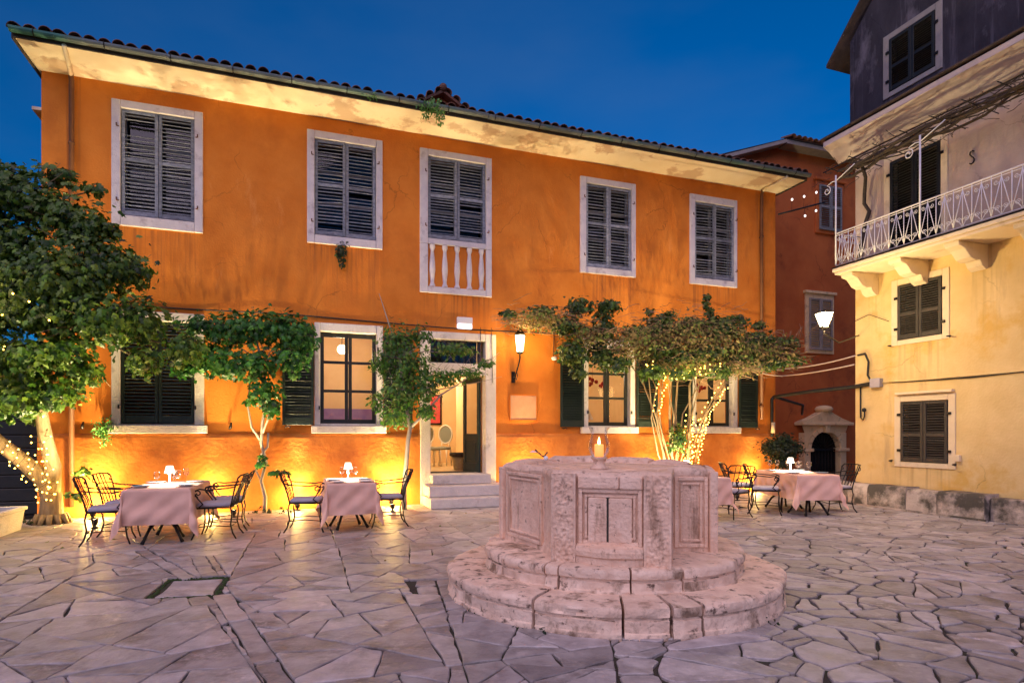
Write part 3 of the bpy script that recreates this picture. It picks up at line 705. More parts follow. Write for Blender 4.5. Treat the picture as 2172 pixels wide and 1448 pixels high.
# the opened leaf, hinged on the right jamb
dl = MB(); wd = .60; hd = 2.12
dl.box(0, .09, -.022, .022, 0, hd); dl.box(wd - .09, wd, -.022, .022, 0, hd)
for q0, q1 in ((0, .2), (.72, .86), (hd - .12, hd)): dl.box(.09, wd - .09, -.021, .021, q0, q1)
dl.box(.09, wd - .09, -.008, .008, .2, .72); dl.box(.15, wd - .15, -.017, .017, .26, .66)
leaf = dl.build('door_leaf', 'door_green', ob, bevel=.005, loc=(b - .05, .20, .625), rotz=R(112))
gl = MB(); gl.quad((.09, 0, .86), (wd - .09, 0, .86), (wd - .09, 0, hd - .12), (.09, 0, hd - .12)); gl.build('door_pane', 'pane', leaf)
kb = MB(); kb.ball((wd - .05, -.045, 1.02), .022, 8, 6); kb.build('door_knob', 'steel', leaf)
# rooms behind the openings
rm = MB(); RD = 3.6
def room(x0, x1, z0, z1, y0, y1, zc, backmat):
    r = MB(); r.quad((x0, y1, z0), (x1, y1, z0), (x1, y1, z1), (x0, y1, z1)); r.quad((x0, y0, z0), (x0, y1, z0), (x0, y1, z1), (x0, y0, z1)); r.quad((x1, y1, z0), (x1, y0, z0), (x1, y0, z1), (x1, y1, z1))
    r.quad((x0, y0, z1), (x0, y1, z1), (x1, y1, z1), (x1, y0, z1)); r.build('interior_wall', backmat, ob)
    f_ = MB(); f_.quad((x0, y0, z0), (x1, y0, z0), (x1, y1, z0), (x0, y1, z0)); f_.build('interior_floor', 'room_floor', ob)
room(3.6, 6.3, .6, 4.0, .3, 3.4, 0, 'room_wall'); room(6.35, 9.55, .6, 4.0, .3, 5.2, 0, 'room_wall')
m = MB(); m.box(3.62, 6.28, 3.30, 3.38, .6, 2.12); m.build('violet_board', 'violet', ob); m = MB(); m.box(8.22, 8.34, .75, 3.0, .6, 4.0); m.build('hall_partition', 'room_wall', ob); m = MB(); m.box(6.4, 8.2, .32, 1.3, 2.86, 2.92); m.box(6.4, 8.2, 1.0, 1.05, 2.92, 3.98); m.build('transom_backing', 'dark_wall', ob); room(9.6, 15.9, .6, 4.0, .3, 3.6, 0, 'room_wall')  # added: violet board toning the lower panes, dark boards darkening the transom
# pendant lamps added to light the rooms, then fittings seen through door and windows
def globe(s, y, z, e, label, zt=4.0):
    t = thing('added_pendant_lamp', label, 'lamp', fw(s, -y, z), A, 'pendant lamps added to light the rooms')
    m = MB(); m.ball((0, 0, 0), .11, 12, 8); m.build('lamp_globe', 'room_globe', t)
    m = MB(); m.tube([(0, 0, .10), (0, 0, zt - z)], .008, 5); m.build('lamp_cord', 'cable', t)
    lamp('room_light', 'POINT', (0, 0, -.22), e, (1, .78, .52), t, .12)
globe(5.2, 1.9, 3.45, 45, 'added round pendant lamp inside the window left of the doorway')
globe(7.3, 3.2, 3.45, 150, 'added round pendant lamp in the hall behind the open door')
globe(11.0, 1.8, 3.3, 45, 'added round pendant lamp inside the window nearest the well candle')
globe(14.2, 1.8, 3.3, 45, 'added round pendant lamp inside the window behind the lit vine')
def oval_chair(s, y, rz_, label):
    t = thing('oval_back_chair', label, 'chair', fw(s, -y, .6), A + rz_, 'white chairs in the hall')
    m = MB(); m.lathe([(.21, 0), (.23, .02), (.22, .07), (.05, .09)], 16, (0, 0, .44)); m.build('seat', 'chair_pad', t)
    for sx in (-1, 1):
        for sy in (-1, 1):
            m = MB(); m.tube([(sx * .17, sy * .16, .44), (sx * .18, sy * .18, 0)], [.022, .013], 6); m.build('leg', 'chair_white', t)
    m = MB(); ring = [(.20 * math.cos(k * math.pi / 10), .20, .86 + .25 * math.sin(k * math.pi / 10)) for k in range(21)]
    m.tube(ring, .022, 6, cap=False); m.tube([(-.1, .19, .46), (-.12, .2, .66)], .018, 6); m.tube([(.1, .19, .46), (.12, .2, .66)], .018, 6); m.build('back_frame', 'chair_white', t)
    m = MB(); m.add([(0, .2, .86)] + [(.19 * math.cos(k * math.pi / 10), .2, .86 + .24 * math.sin(k * math.pi / 10)) for k in range(20)], [(0, 1 + k, 1 + (k + 1) % 20) for k in range(20)]); m.build('back_pad', 'chair_pad', t)
oval_chair(7.62, 3.3, R(20), 'oval-backed white chair nearer the left jamb inside the doorway')
oval_chair(8.02, 3.7, R(-35), 'oval-backed white chair turned beside it, deeper inside the doorway')
t = thing('plant_basket', 'ribbed basket with dark rim on the hall floor inside the doorway', 'basket', fw(7.95, -1.7, .6), A)
m = MB(); m.lathe([(.12, 0), (.17, .34), (.16, .34), (.11, .02)], 14); m.build('basket_body', 'basket', t)
m = MB(); m.lathe([(.17, .32), (.23, .35), (.23, .42), (.15, .42), (.02, .38)], 14); m.build('basket_rim', 'vine_wood', t)
m = MB(); m.box(-.5, .5, -.3, .3, 0, .012); tag(m.build('door_mat', 'mat_dark', loc=fw(7.5, -.75, .602), rotz=A), 'dark doormat lying on the floor just inside the open doorway', 'doormat')
t = thing('wall_sconce', 'small dark wall sconce on the hall wall inside the doorway', 'sconce', fw(8.16, -1.5, 2.0), A)
m = MB(); m.tube([(.06, 0, 0), (-.08, 0, -.03), (-.1, 0, .06)], .015, 6); m.build('sconce_arm', 'iron', t)
m = MB(); m.lathe([(.02, 0), (.06, .1), (.05, .12), (.02, .12)], 10, (-.1, 0, .06)); m.build('sconce_cup', 'iron', t)
t = thing('framed_picture', 'colourful framed picture on the back wall of the hall', 'picture', fw(8.0, -5.17, 1.75), A)
m = MB(); m.box(-.32, .32, -.02, .02, 0, .9); m.build('picture_frame', 'iron', t); m = MB(); m.quad((-.27, -.024, .05), (.27, -.024, .05), (.27, -.024, .85), (-.27, -.024, .85)); m.build('picture_sheet', 'red_cloth', t)
# a laid inside table with a lamp, and red flowers, behind the window nearest the candle
t = thing('table_lamp', 'white cone-shaded lamp standing inside the window nearest the candle', 'lamp', fw(11.05, -1.2, 1.42), A)
m = MB(); m.lathe([(.10, 0), (.10, .02), (.02, .04), (.02, .5)], 12); m.build('lamp_stem', 'white_plastic', t)
m = MB(); m.lathe([(.30, .42), (.10, .86), (.09, .86), (.29, .42)], 16); m.build('lamp_shade', 'chair_white', t)
m = MB(); m.box(-1.0, 1.0, -.45, .45, .04, .06); m.box(-.95, .95, -.4, .4, -.76, .04)
tag(m.build('sideboard', 'chair_white', loc=fw(11.1, -1.3, 1.36), rotz=A), 'pale sideboard inside the window nearest the candle', 'sideboard')
for i, (s, z) in enumerate(((10.75, 2.75), (11.25, 2.8), (11.55, 2.7), (14.05, 2.75), (14.5, 2.7))):
    m = MB(); rr = random.Random(i)
    for k in range(9): m.ball((rr.uniform(-.13, .13), rr.uniform(-.08, .08), rr.uniform(-.1, .1)), rr.uniform(.035, .06), 6, 5)
    m.tube([(0, 0, .05), (0, 0, 4.0 - z)], .005, 4)
    tag(m.build('hanging_blossom', 'red_cloth', loc=fw(s, -1.0, z), rotz=A), ['red hanging blossom cluster at the left pane of the window behind the candle', 'red hanging blossom cluster in the middle of the window behind the candle', 'red hanging blossom cluster at the right pane of the window behind the candle', 'red hanging blossom cluster at the left of the window behind the lit vine', 'red hanging blossom cluster at the right of the window behind the lit vine'][i], 'flowers', 'red blossoms inside the windows')

# things fixed to the orange front
def wall_lantern(s, z):
    t = thing('wall_lantern', 'lit hexagonal wall lantern on curved iron bracket right of the doorway', 'lantern', fw(s, .34, z), A)
    m = MB(); m.lathe([(.075, -.20), (.115, .16), (.112, .16), (.072, -.20)], 6); m.build('lantern_glass', 'lantern_glass', t)
    m = MB(); m.lathe([(.135, .16), (.12, .19), (.05, .28), (.02, .31), (.02, .36), (.001, .37)], 6); m.build('lantern_cap', 'iron', t); m = MB(); m.lathe([(.001, -.27), (.03, -.25), (.085, -.22), (.085, -.20), (.001, -.20)], 6); m.build('lantern_base', 'iron', t)
    for k in range(6):
        q = k * math.pi / 3; m = MB(); m.tube([(.078 * math.cos(q), .078 * math.sin(q), -.20), (.119 * math.cos(q), .119 * math.sin(q), .165)], .008, 4); m.build('lantern_rib', 'iron', t)
    m = MB(); m.tube([(0, 0, -.25), (0, .0, -.34), (-.03, .02, -.5), (-.04, .12, -.64), (-.04, .22, -.70), (-.04, .33, -.74)], .015, 6)
    m.tube([(-.04, .1, -.62), (-.04, .05, -.72), (-.04, .13, -.80), (-.04, .2, -.74), (-.04, .15, -.70)], .011, 5); m.box(-.08, 0, .31, .335, -.85, -.6); m.build('lantern_bracket', 'iron', t)
    lamp('lantern_light', 'POINT', (0, -.17, .02), 42, (1, .66, .24), t, .09)
wall_lantern(8.80, 3.47)
t = thing('emergency_light', 'small white emergency light box above the doorway', 'light', fw(7.63, .0, 3.88), A)
m = MB(); m.box(-.17, .17, -.09, 0, -.02, .12); m.build('light_body', 'white_plastic', t, bevel=.012); m = MB(); m.box(-.165, .165, -.085, -.005, -.13, -.022); m.build('light_diffuser', 'emergency', t, bevel=.02)
t = thing('wall_plaque', 'square pale stone plaque on the orange wall right of the doorway', 'plaque', fw(9.0, .0, 2.07), A)
m = MB(); m.box(-.31, .31, -.03, 0, -.27, .27); m.build('plaque_slab', 'plaque_stone', t, bevel=.008)
m = MB(); m.box(-.33, .33, -.036, 0, -.292, -.272); m.box(-.33, .33, -.036, 0, .272, .292); m.box(-.33, -.312, -.036, 0, -.27, .27); m.box(.312, .33, -.036, 0, -.27, .27); m.build('plaque_rim', 'orange_plaster', t)
t = thing('alarm_bell', 'small round white bell hanging on a wire right of the wall lantern', 'bell', fw(9.72, .0, 3.2), A)
m = MB(); m.lathe([(.001, -.05), (.05, -.04), (.062, 0), (.05, .03), (.001, .035)], 14, (0, -.09, 0)); m.build('bell_dome', 'white_plastic', t); m = MB(); m.tube([(0, -.06, .03), (.02, -.03, .35), (.03, -.01, .62)], .01, 5); m.build('bell_wire', 'cable', t)
m = MB(); m.tube([(x, -.03 - .02 * math.sin(x * 2.1), 3.86 - .02 * math.sin(x * 1.1) - .012 * x) for x in [1.2 + .35 * i for i in range(42)]], .014, 5)
tag(m.build('power_cable', 'cable', loc=F0, rotz=A), 'thin dark cable running along the orange wall above the ground-floor windows', 'cable')
m = MB(); m.tube([(8.22, -.09, 3.8), (8.24, -.09, 3.3), (8.25, -.09, 2.6)], .007, 4); m.tube([(7.98, -.09, 3.8), (7.97, -.09, 3.35), (8.05, -.09, 2.95)], .007, 4)
tag(m.build('hanging_wire', 'cable', loc=F0, rotz=A), 'thin wires dangling in front of the door lintel', 'wire')
# ivy tuft under a window, weed in the gutter, bright fern left of the closed window : built with the plants
# ground spotlights against the base course
def uplight(s, out, e, label, lean=.10, spread=86, up=700):
    t = thing('ground_spotlight', label, 'spotlight', fw(s, out, 0), A, 'spotlights washing the orange wall')
    m = MB(); m.lathe([(.001, 0), (.055, 0), (.055, .015), (.02, .02), (.02, .06)], 10); m.build('spotlight_base', 'iron', t)
    m = MB(); m.lathe([(.03, .05), (.048, .07), (.052, .15), (.046, .15), (.04, .13)], 12); m.build('spotlight_can', 'iron', t)
    m = MB(); m.lathe([(.001, .138), (.042, .138)], 12); m.build('spotlight_lens', 'uplight_lens', t)
    lamp('spotlight_beam', 'SPOT', (0, 0, .16), e * 1.6, (1, .72, .28), t, .035, spread, (0, lean, 1), .9)
    lamp('spotlight_upbeam', 'SPOT', (0, -.01, .17), up, (1, .76, .42), t, .035, 38, (0, -.03, 1), 1.0)
    lamp('spotlight_spill', 'POINT', (0, -.02, .20), e * .60, (1, .64, .18), t, .05)
uplight(.86, .34, 150, 'ground spotlight by the wall behind the left chairs of the leftmost table')
uplight(2.72, .30, 75, 'ground spotlight by the wall behind the right chairs of the leftmost table')
uplight(4.22, .26, 95, 'ground spotlight at the wall right of the climbing vine stem')
uplight(6.02, .30, 150, 'ground spotlight at the wall by the slender tree left of the steps')
uplight(9.0, .30, 120, 'ground spotlight at the wall right of the doorway behind the well', up=560)
uplight(12.2, .30, 80, 'ground spotlight below the string-lit vine', up=420)
uplight(15.25, .28, 80, 'ground spotlight at the right end of the orange wall', up=420)

# ================================================================== dark red house behind, with its portal
RP = Vector((4.9, 16.75, 0))
rb = thing('dark_red_house', 'tall dark red house in shadow between the orange and yellow buildings', 'house', RP, A)
def rs_(u, d): return u
wz = 9.9; rl = 9.0
w = MB(); gx = 3.12
hol = [(4.15, 4.72, 4.05, 5.75), (4.22, 4.85, 7.55, 8.75)]
w.add([(1.85, 0, 0), (rl, 0, 0), (rl, 0, 9.95), (gx, 0, 9.95), (-1.2, 0, 8.45), (-1.2, 0, 8.2), (1.85, 0, 8.2)], [(0, 1, 2, 6), (2, 3, 6), (3, 4, 5, 6)])
w.build('wall', 'red_plaster', rb)
m = MB(); m.quad((-1.2, -.35, 8.43), (gx, -.35, 10.0), (gx, 5, 10.0), (-1.2, 5, 8.43)); m.quad((-1.2, -.35, 8.33), (-1.2, 5, 8.33), (gx, 5, 9.9), (gx, -.35, 9.9)); m.quad((-1.2, -.35, 8.33), (gx, -.35, 9.9), (gx, -.35, 10.0), (-1.2, -.35, 8.43))
m.build('roof_verge', 'pale_shutter', rb)
m = MB(); m.box(gx, rl, -.38, .3, 9.86, 9.97); m.build('eave_board', 'pale_shutter', rb)
rr = MB(); rr.quad((gx, -.42, 10.0), (rl, -.42, 10.0), (rl, 5, 11.5), (gx, 5, 11.5)); rt = rr.build('roof', 'roof_tile', rb)
for i in range(22): inst('roof_tile', tile_me, rt, (gx + .1 + .206 * i, -.5, 9.99 + random.uniform(0, .02)), (R(16), R(random.uniform(-6, 6)), 0))
def rwin(x0, x1, z0, z1, m1, m2):
    s = MB(); s.box(x0 - .1, x1 + .1, -.06, 0, z0 - .1, z1 + .14); s.box(x0 - .16, x1 + .16, -.12, 0, z1 + .14, z1 + .22); s.build('window_surround', m1, rb, bevel=.01)
    mid = (x0 + x1) / 2
    shutter(rb, x0, mid - .004, z0, z1, -.085, m2, 20, True); shutter(rb, mid + .004, x1, z0, z1, -.085, m2, 20, True)
rwin(4.22, 5.12, 4.0, 5.55, 'portal_stone', 'pale_shutter'); rwin(4.62, 5.5, 7.65, 9.0, 'red_plaster', 'grey_shutter')
# the portal stands on the wall, a thing of dressed stone
pt = thing('stone_portal', 'old stone portal with arched iron gate and curved pediment in the corner', 'portal', (RP.x + math.cos(A) * 4.72, RP.y + math.sin(A) * 4.72, 0), A)
pt.scale = (1, 1, .93)
PW = .90
for sx in (-1, 1):
    m = MB(); m.box(sx * .58 - (.0 if sx > 0 else .24), sx * .58 + (.24 if sx > 0 else .0), -.22, .02, 0, 1.62); m.build('jamb', 'portal_stone', pt, bevel=.015)
    m = MB(); m.box(sx * .70 - .20, sx * .70 + .20, -.27, .01, 1.02, 1.12); m.build('impost', 'portal_stone', pt, bevel=.015)
# spandrel with arched opening
sp = MB(); n = 18; arc = [(.58 * math.cos(math.pi * i / n), 1.08 + .58 * math.sin(math.pi * i / n)) for i in range(n + 1)]
top = [(PW * (1 - 2 * i / n), 1.86) for i in range(n + 1)]
vs = [(x, -.20, z) for x, z in arc] + [(x, -.20, z) for x, z in top] + [(x, .0, z) for x, z in arc]
sp.add(vs, [(i, i + 1, n + 2 + i, n + 1 + i) for i in range(n)] + [(i + 1, i, 2 * n + 2 + i, 2 * n + 3 + i) for i in range(n)]); sp.build('spandrel', 'portal_stone', pt)
for i in range(9):
    a0, a1 = math.pi * i / 9 + .02, math.pi * (i + 1) / 9 - .02; m = MB(); pts = []
    for r_ in (.585, .72):
        for q_ in (a0, (a0 + a1) / 2, a1): pts.append((r_ * math.cos(q_), 1.08 + r_ * math.sin(q_)))
    o_ = [pts[0], pts[1], pts[2], pts[5], pts[4], pts[3]]
    m.add([(x, -.245, z) for x, z in o_] + [(x, -.19, z) for x, z in o_], [(0, 1, 2, 3, 4, 5), (11, 10, 9, 8, 7, 6)] + [(k, k + 6, (k + 1) % 6 + 6, (k + 1) % 6) for k in range(6)]); m.build('arch_stone', 'portal_stone', pt)
m = MB(); m.box(-.10, .10, -.32, -.19, 1.62, 1.86); m.build('keystone', 'portal_stone', pt, bevel=.02)
m = MB(); m.box(-PW - .10, PW + .10, -.34, .01, 1.86, 1.96); m.build('cornice', 'portal_stone', pt, bevel=.02)
for sx in (-1, 1):
    m = MB(); pp = [(sx * (PW + .08), 1.965), (sx * .60, 2.09), (sx * .32, 2.22), (sx * .16, 2.30), (sx * .0, 2.30), (0, 1.965)]
    m.add([(x, -.27, z) for x, z in pp] + [(x, .0, z) for x, z in pp], [tuple(range(6)), tuple(range(11, 5, -1))] + [(k, k + 6, (k + 1) % 6 + 6, (k + 1) % 6) for k in range(6)]); m.build('pediment', 'portal_stone', pt)
m = MB(); m.lathe([(.17, 0), (.24, .03), (.26, .10), (.20, .17), (.10, .20), (.001, .21)], 14, (0, -.14, 2.30)); m.build('finial', 'portal_stone', pt)
m = MB(); m.quad((-.6, -.03, 0), (.6, -.03, 0), (.6, -.03, 1.7), (-.6, -.03, 1.7)); m.build('dark_passage', 'black', pt)
for i in range(9):
    m = MB(); x = -.5 + i * .125; m.tube([(x, -.08, 0), (x, -.08, 1.08)], .013, 5); m.build('gate_bar', 'iron', pt)
for i in range(11):
    q = math.pi * (i + .5) / 11; m = MB(); m.tube([(.12 * math.cos(q), -.08, 1.08 + .12 * math.sin(q)), (.57 * math.cos(q), -.08, 1.08 + .57 * math.sin(q))], .012, 5); m.build('gate_bar', 'iron', pt)
m = MB(); m.box(-.58, .58, -.11, -.06, 1.04, 1.10); m.build('gate_rail', 'iron', pt)

# ================================================================== yellow building
yb = thing('yellow_building', 'weathered yellow building on the right with balcony and dark attic storey', 'building', Y0, AY)
YL = 9.0
YW = [(1.05, 1.99, .93, 2.12, 'brown_shutter'), (.985, 1.88, 3.36, 4.46, 'brown_shutter'), (.82, 1.85, 4.97, 7.01, 'black_shutter')]
hol = [(a, b, c, d) for a, b, c, d, _ in YW]
w = MB(); holed_wall(w, 0, YL, 0, 4.86, hol[:2]); w.quad((0, 6, 0), (0, 0, 0), (0, 0, 4.86), (0, 6, 4.86)); w.build('lower_wall', 'yellow_plaster', yb)
w = MB(); holed_wall(w, 0, YL, 4.86, 7.75, [hol[2]]); w.quad((0, 6, 4.86), (0, 0, 4.86), (0, 0, 7.75), (0, 6, 7.75)); w.build('upper_wall', 'pink_dimmed_plaster', yb)
AT = (.80, 1.75, 8.45, 9.52)
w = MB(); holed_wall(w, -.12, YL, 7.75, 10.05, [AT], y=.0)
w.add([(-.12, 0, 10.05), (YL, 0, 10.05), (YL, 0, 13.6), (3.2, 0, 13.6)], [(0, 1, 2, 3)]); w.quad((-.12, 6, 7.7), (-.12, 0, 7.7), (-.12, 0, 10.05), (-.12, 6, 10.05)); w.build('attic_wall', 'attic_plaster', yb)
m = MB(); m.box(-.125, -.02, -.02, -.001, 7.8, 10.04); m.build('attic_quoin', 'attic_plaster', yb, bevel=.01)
# attic roof verge
for (p, q, t_, mt) in (((-.62, 9.72), (3.3, 13.85), .07, 'verge_dark'),):
    m = MB(); y0_, y1_ = (-.16, 6) if mt == 'verge_dark' else (-.10, 6)
    m.add([(p[0], y0_, p[1]), (q[0], y0_, q[1]), (q[0], y0_, q[1] + t_), (p[0], y0_, p[1] + t_), (p[0], y1_, p[1]), (q[0], y1_, q[1]), (q[0], y1_, q[1] + t_), (p[0], y1_, p[1] + t_)], [(0, 1, 2, 3), (7, 6, 5, 4), (0, 4, 5, 1), (3, 2, 6, 7), (0, 3, 7, 4)]); m.build('attic_roof', mt, yb)
# coved cornice
cp = [(-.02, 7.50), (-.10, 7.56), (-.30, 7.72), (-.46, 7.80), (-.46, 7.90), (-.40, 7.94), (.0, 7.96)]
m = MB(); m.extr_x([(y, z) for y, z in reversed(cp)], -.42, YL); m.build('cornice', 'cornice_plaster', yb)
m = MB(); m.box(-.46, YL, -.50, .0, 7.963, 7.995); m.build('cornice_slates', 'verge_dark', yb, bevel=.008)
# windows
def ywin(a, b, c, d, mt, n, frame=True, sill=True, y=-.012):
    if frame:
        for p in ((a - .13, a - .003, c - .10, d + .12), (b + .003, b + .13, c - .10, d + .12), (a, b, d + .003, d + .12), (a, b, c - .10, c - .003)):
            s = MB(); s.box(p[0], p[1], -.022, .12, p[2], p[3]); s.build('window_surround', 'yellow_trim' if c < 7 else 'pale_shutter', yb, bevel=.006)
    mid = (a + b) / 2
    shutter(yb, a + .01, mid - .004, c + .01, d - .01, y, mt, n, True, mid=.45, tilt=32); shutter(yb, mid + .004, b - .01, c + .01, d - .01, y, mt, n, True, mid=.45, tilt=32)
    bk = MB(); bk.box(a, b, .2, .3, c, d); bk.build('dark_interior', 'black', yb)
    for hx in (a - .03, b + .03):
        for zz in (c + .2, d - .28):
            h = MB(); h.box(hx - .03, hx + .03, -.045, -.02, zz, zz + .05); h.build('hinge', 'iron', yb)
ywin(*YW[0], 20); ywin(*YW[1], 20); ywin(*YW[2], 34); ywin(*AT, 'black_shutter', 20)
m = MB(); m.box(.98, 2.10, -.09, .0, 2.26, 2.31); m.build('window_hood', 'yellow_trim', yb, bevel=.008)
for x, z in ((.86, .95), (2.12, .93), (.84, 3.28), (2.02, 3.3)):
    m = MB(); m.tube([(x, -.0, z), (x, -.09, z - .01), (x + .07, -.1, z - .02)], .014, 5); m.build('shutter_hook', 'iron', yb)
m = MB(); m.box(2.14, 2.22, -.06, 0, .98, 1.10); m.build('meter_box', 'yellow_trim', yb, bevel=.01)
m = MB(); m.box(0, YL, -.03, .0, 2.52, 2.56); m.build('string_course', 'yellow_plaster', yb, bevel=.01)
# wall anchor shaped like an S
m = MB(); pts = [(.035, .10), (.012, .125), (-.03, .115), (-.035, .07), (-.01, .03), (.02, 0), (.04, -.04), (.025, -.09), (-.012, -.105), (-.04, -.085)]
m.tube([(2.42 + x, -.03, 6.42 + z) for x, z in pts], .012, 6); m.build('wall_anchor', 'iron', yb)
# balcony
BO = .80; BX0, BX1 = .22, YL
m = MB(); m.box(BX0 - .05, BX1, -BO - .05, 0, 4.86, 4.93); m.box(BX0 - .02, BX1, -BO - .02, 0, 4.80, 4.858); m.build('balcony_slab', 'yellow_trim', yb, bevel=.012)
m = MB(); m.box(BX0 - .055, BX1, -BO - .056, -.0, 4.932, 4.955); m.build('balcony_edge', 'iron', yb)
prof = [(0, 4.80), (0, 4.38), (-.06, 4.36), (-.16, 4.42), (-.22, 4.52), (-.34, 4.50), (-.46, 4.54), (-.60, 4.68), (-.74, 4.72), (-.76, 4.80)]
for x in (.30, 1.36, 2.42, 3.5, 4.6):
    m = MB(); m.extr_x(prof, x, x + .26); m.build('corbel', 'yellow_trim', yb, bevel=.012)
rail = MB(); zb, zt = 4.99, 5.66
for z, r_ in ((zb, .010), (zt, .014), (zt - .045, .007)): rail.tube([(BX0, 0, z), (BX0, -BO, z), (BX1, -BO, z)], r_, 6)
rl_o = rail.build('balcony_railing', 'white_iron', yb)
um = MB(); U = .30; h = zt - zb
um.tube([(0, 0, 0), (0, 0, h)], .008, 5); um.tube([(0, 0, .02), (U * .5, 0, h - .05)], .007, 5); um.tube([(U, 0, .02), (U * .5, 0, h - .05)], .007, 5); um.tube([(U * .5, 0, 0), (U * .5, 0, h)], .006, 5)
def scroll(cx, cz, sx, sz, r0=.045, turns=1.4, n=14):
    return [(cx + sx * r0 * (1 - .8 * i / n) * math.cos(turns * 2 * math.pi * i / n), 0, cz + sz * r0 * (1 - .8 * i / n) * math.sin(turns * 2 * math.pi * i / n)) for i in range(n + 1)]
for sx, cx in ((1, .085), (-1, U - .085)):
    um.tube(scroll(cx, .12, sx, 1), .005, 4); um.tube(scroll(cx - sx * .015, h - .13, sx, -1, .04), .005, 4)
for sx in (0, 1):
    arc = [(U * sx + (1 - 2 * sx) * (U / 2) * (i / 6), 0, .13 * (1 - (i / 6 - 0) ** 2) if False else .16 * math.cos(i / 6 * math.pi / 2)) for i in range(7)]; um.tube(arc, .005, 4)
ume = um.mesh('railing_panel', 'white_iron')
for i in range(int((BX1 - BX0) / U)): inst('railing_panel', ume, rl_o, (BX0 + i * U, -BO, zb))
for i in range(2): inst('railing_panel', ume, rl_o, (BX0, -BO + .1 + i * U, zb), (0, 0, R(90)))
for x, zt_ in ((BX0, 6.88), (2.03, 6.88)):
    m = MB(); m.tube([(x, -BO, zb), (x, -BO, zt_)], .017, 6); m.tube([(x - .0, -BO, zt_ - .12), (x + .45, -BO, zt_ + .06)], .010, 5)
    m.tube([(x, -BO, zt_ - .12), (x - .10, -BO, zt_ - .10), (x - .22, -BO, zt_ - .14)] + [(x - .22 + p[0], -BO, zt_ - .25 + p[2]) for p in scroll(0, 0, -1, 1, .11, 1.6, 18)][4:], .010, 5); m.build('pergola_post', 'white_iron', rl_o)
# wires of the old pergola below the cornice
pg = MB(); pg.tube([(-.1, -BO, 7.06), (YL, -BO, 7.06)], .014, 5); pg.tube([(-.1, -.03, 7.22), (YL, -.03, 7.22)], .010, 5)
for i in range(16): x = .1 + i * .55; pg.tube([(x, -BO - .15, 7.07), (x, -.02, 7.0)], .010, 5)
pg.build('pergola_frame', 'iron', yb)
# pipes, boxes, cables on the yellow front
t = thing('junction_box', 'grey junction box on the yellow wall where black cables meet', 'box', yw(.55, 0, 2.54), AY)
m = MB(); m.box(-.11, .11, -.10, 0, -.09, .09); m.build('box_body', 'pale_shutter', t, bevel=.01); m = MB(); m.box(-.115, .115, -.115, -.1, -.095, .095); m.build('box_lid', 'cushion', t, bevel=.006)
t = thing('wall_pipe_lamp', 'small dark lamp on a short pipe low on the yellow wall corner', 'lamp', yw(.25, 0, 1.88), AY)
m = MB(); m.tube([(-.10, -.03, .62), (-.10, -.03, -.05), (-.02, -.05, -.10), (.03, -.07, -.02), (.03, -.07, .08)], .016, 6); m.build('lamp_pipe', 'cable', t); m = MB(); m.ball((.03, -.08, .11), .045, 8, 6); m.build('lamp_head', 'cable', t)
def cable(name, pts, r_, mat, label, sag=0):
    m = MB(); out = []
    for i in range(len(pts) - 1):
        p, q = Vector(pts[i]), Vector(pts[i + 1])
        for k in range(8):
            t = k / 8; v = p.lerp(q, t); v.z -= sag * 4 * t * (1 - t); out.append(v)
    out.append(Vector(pts[-1])); m.tube(out, r_, 6); tag(m.build(name, mat), label, 'cable')
Bx = yw(.45, .05, 2.54); C1 = fw(15.98, .12, 2.45)
cable('black_cable', [Bx, yw(.05, .06, 2.50), (6.97, 14.2, 2.47), C1, fw(15.92, .10, 2.38), fw(15.93, .09, 1.95), fw(15.95, .08, 1.4)], .042, 'cable', 'thick black cable crossing the corner from junction box to orange wall', 0)
cable('black_cable', [C1, (7.9, 16.4, 2.25), (8.45, 17.6, 2.05)], .035, 'cable', 'black cable slanting down from the corner to the portal pediment')
cable('black_cable', [Bx, yw(.34, .05, 2.72), yw(.36, .05, 3.0), yw(.28, .05, 3.18), yw(.1, .05, 3.17)], .022, 'cable', 'black cable looping up the yellow wall from the junction box')
cable('pale_cable', [fw(15.3, .5, 3.18), fw(16.1, .35, 3.16), yw(.05, .06, 3.17)], .014, 'pale_cable', 'upper pale cable slung from the orange corner to the yellow wall', .05)
cable('pale_cable', [fw(15.2, .5, 3.02), fw(16.1, .35, 2.98), yw(.02, .06, 2.98)], .014, 'pale_cable', 'lower pale cable slung from the orange corner to the yellow wall', .03)
cable('wall_cable', [yw(.65, .02, 2.54), yw(2.5, .02, 2.50), yw(5.5, .02, 2.62)], .012, 'cable', 'thin dark cable running along the yellow wall right of the junction box', .01)
cable('wall_cable', [yw(.0, .02, 3.92), yw(.35, .02, 4.0), yw(.8, .02, 3.78)], .006, 'vine_wood', 'faint arching wire on the yellow wall left of the upper window')
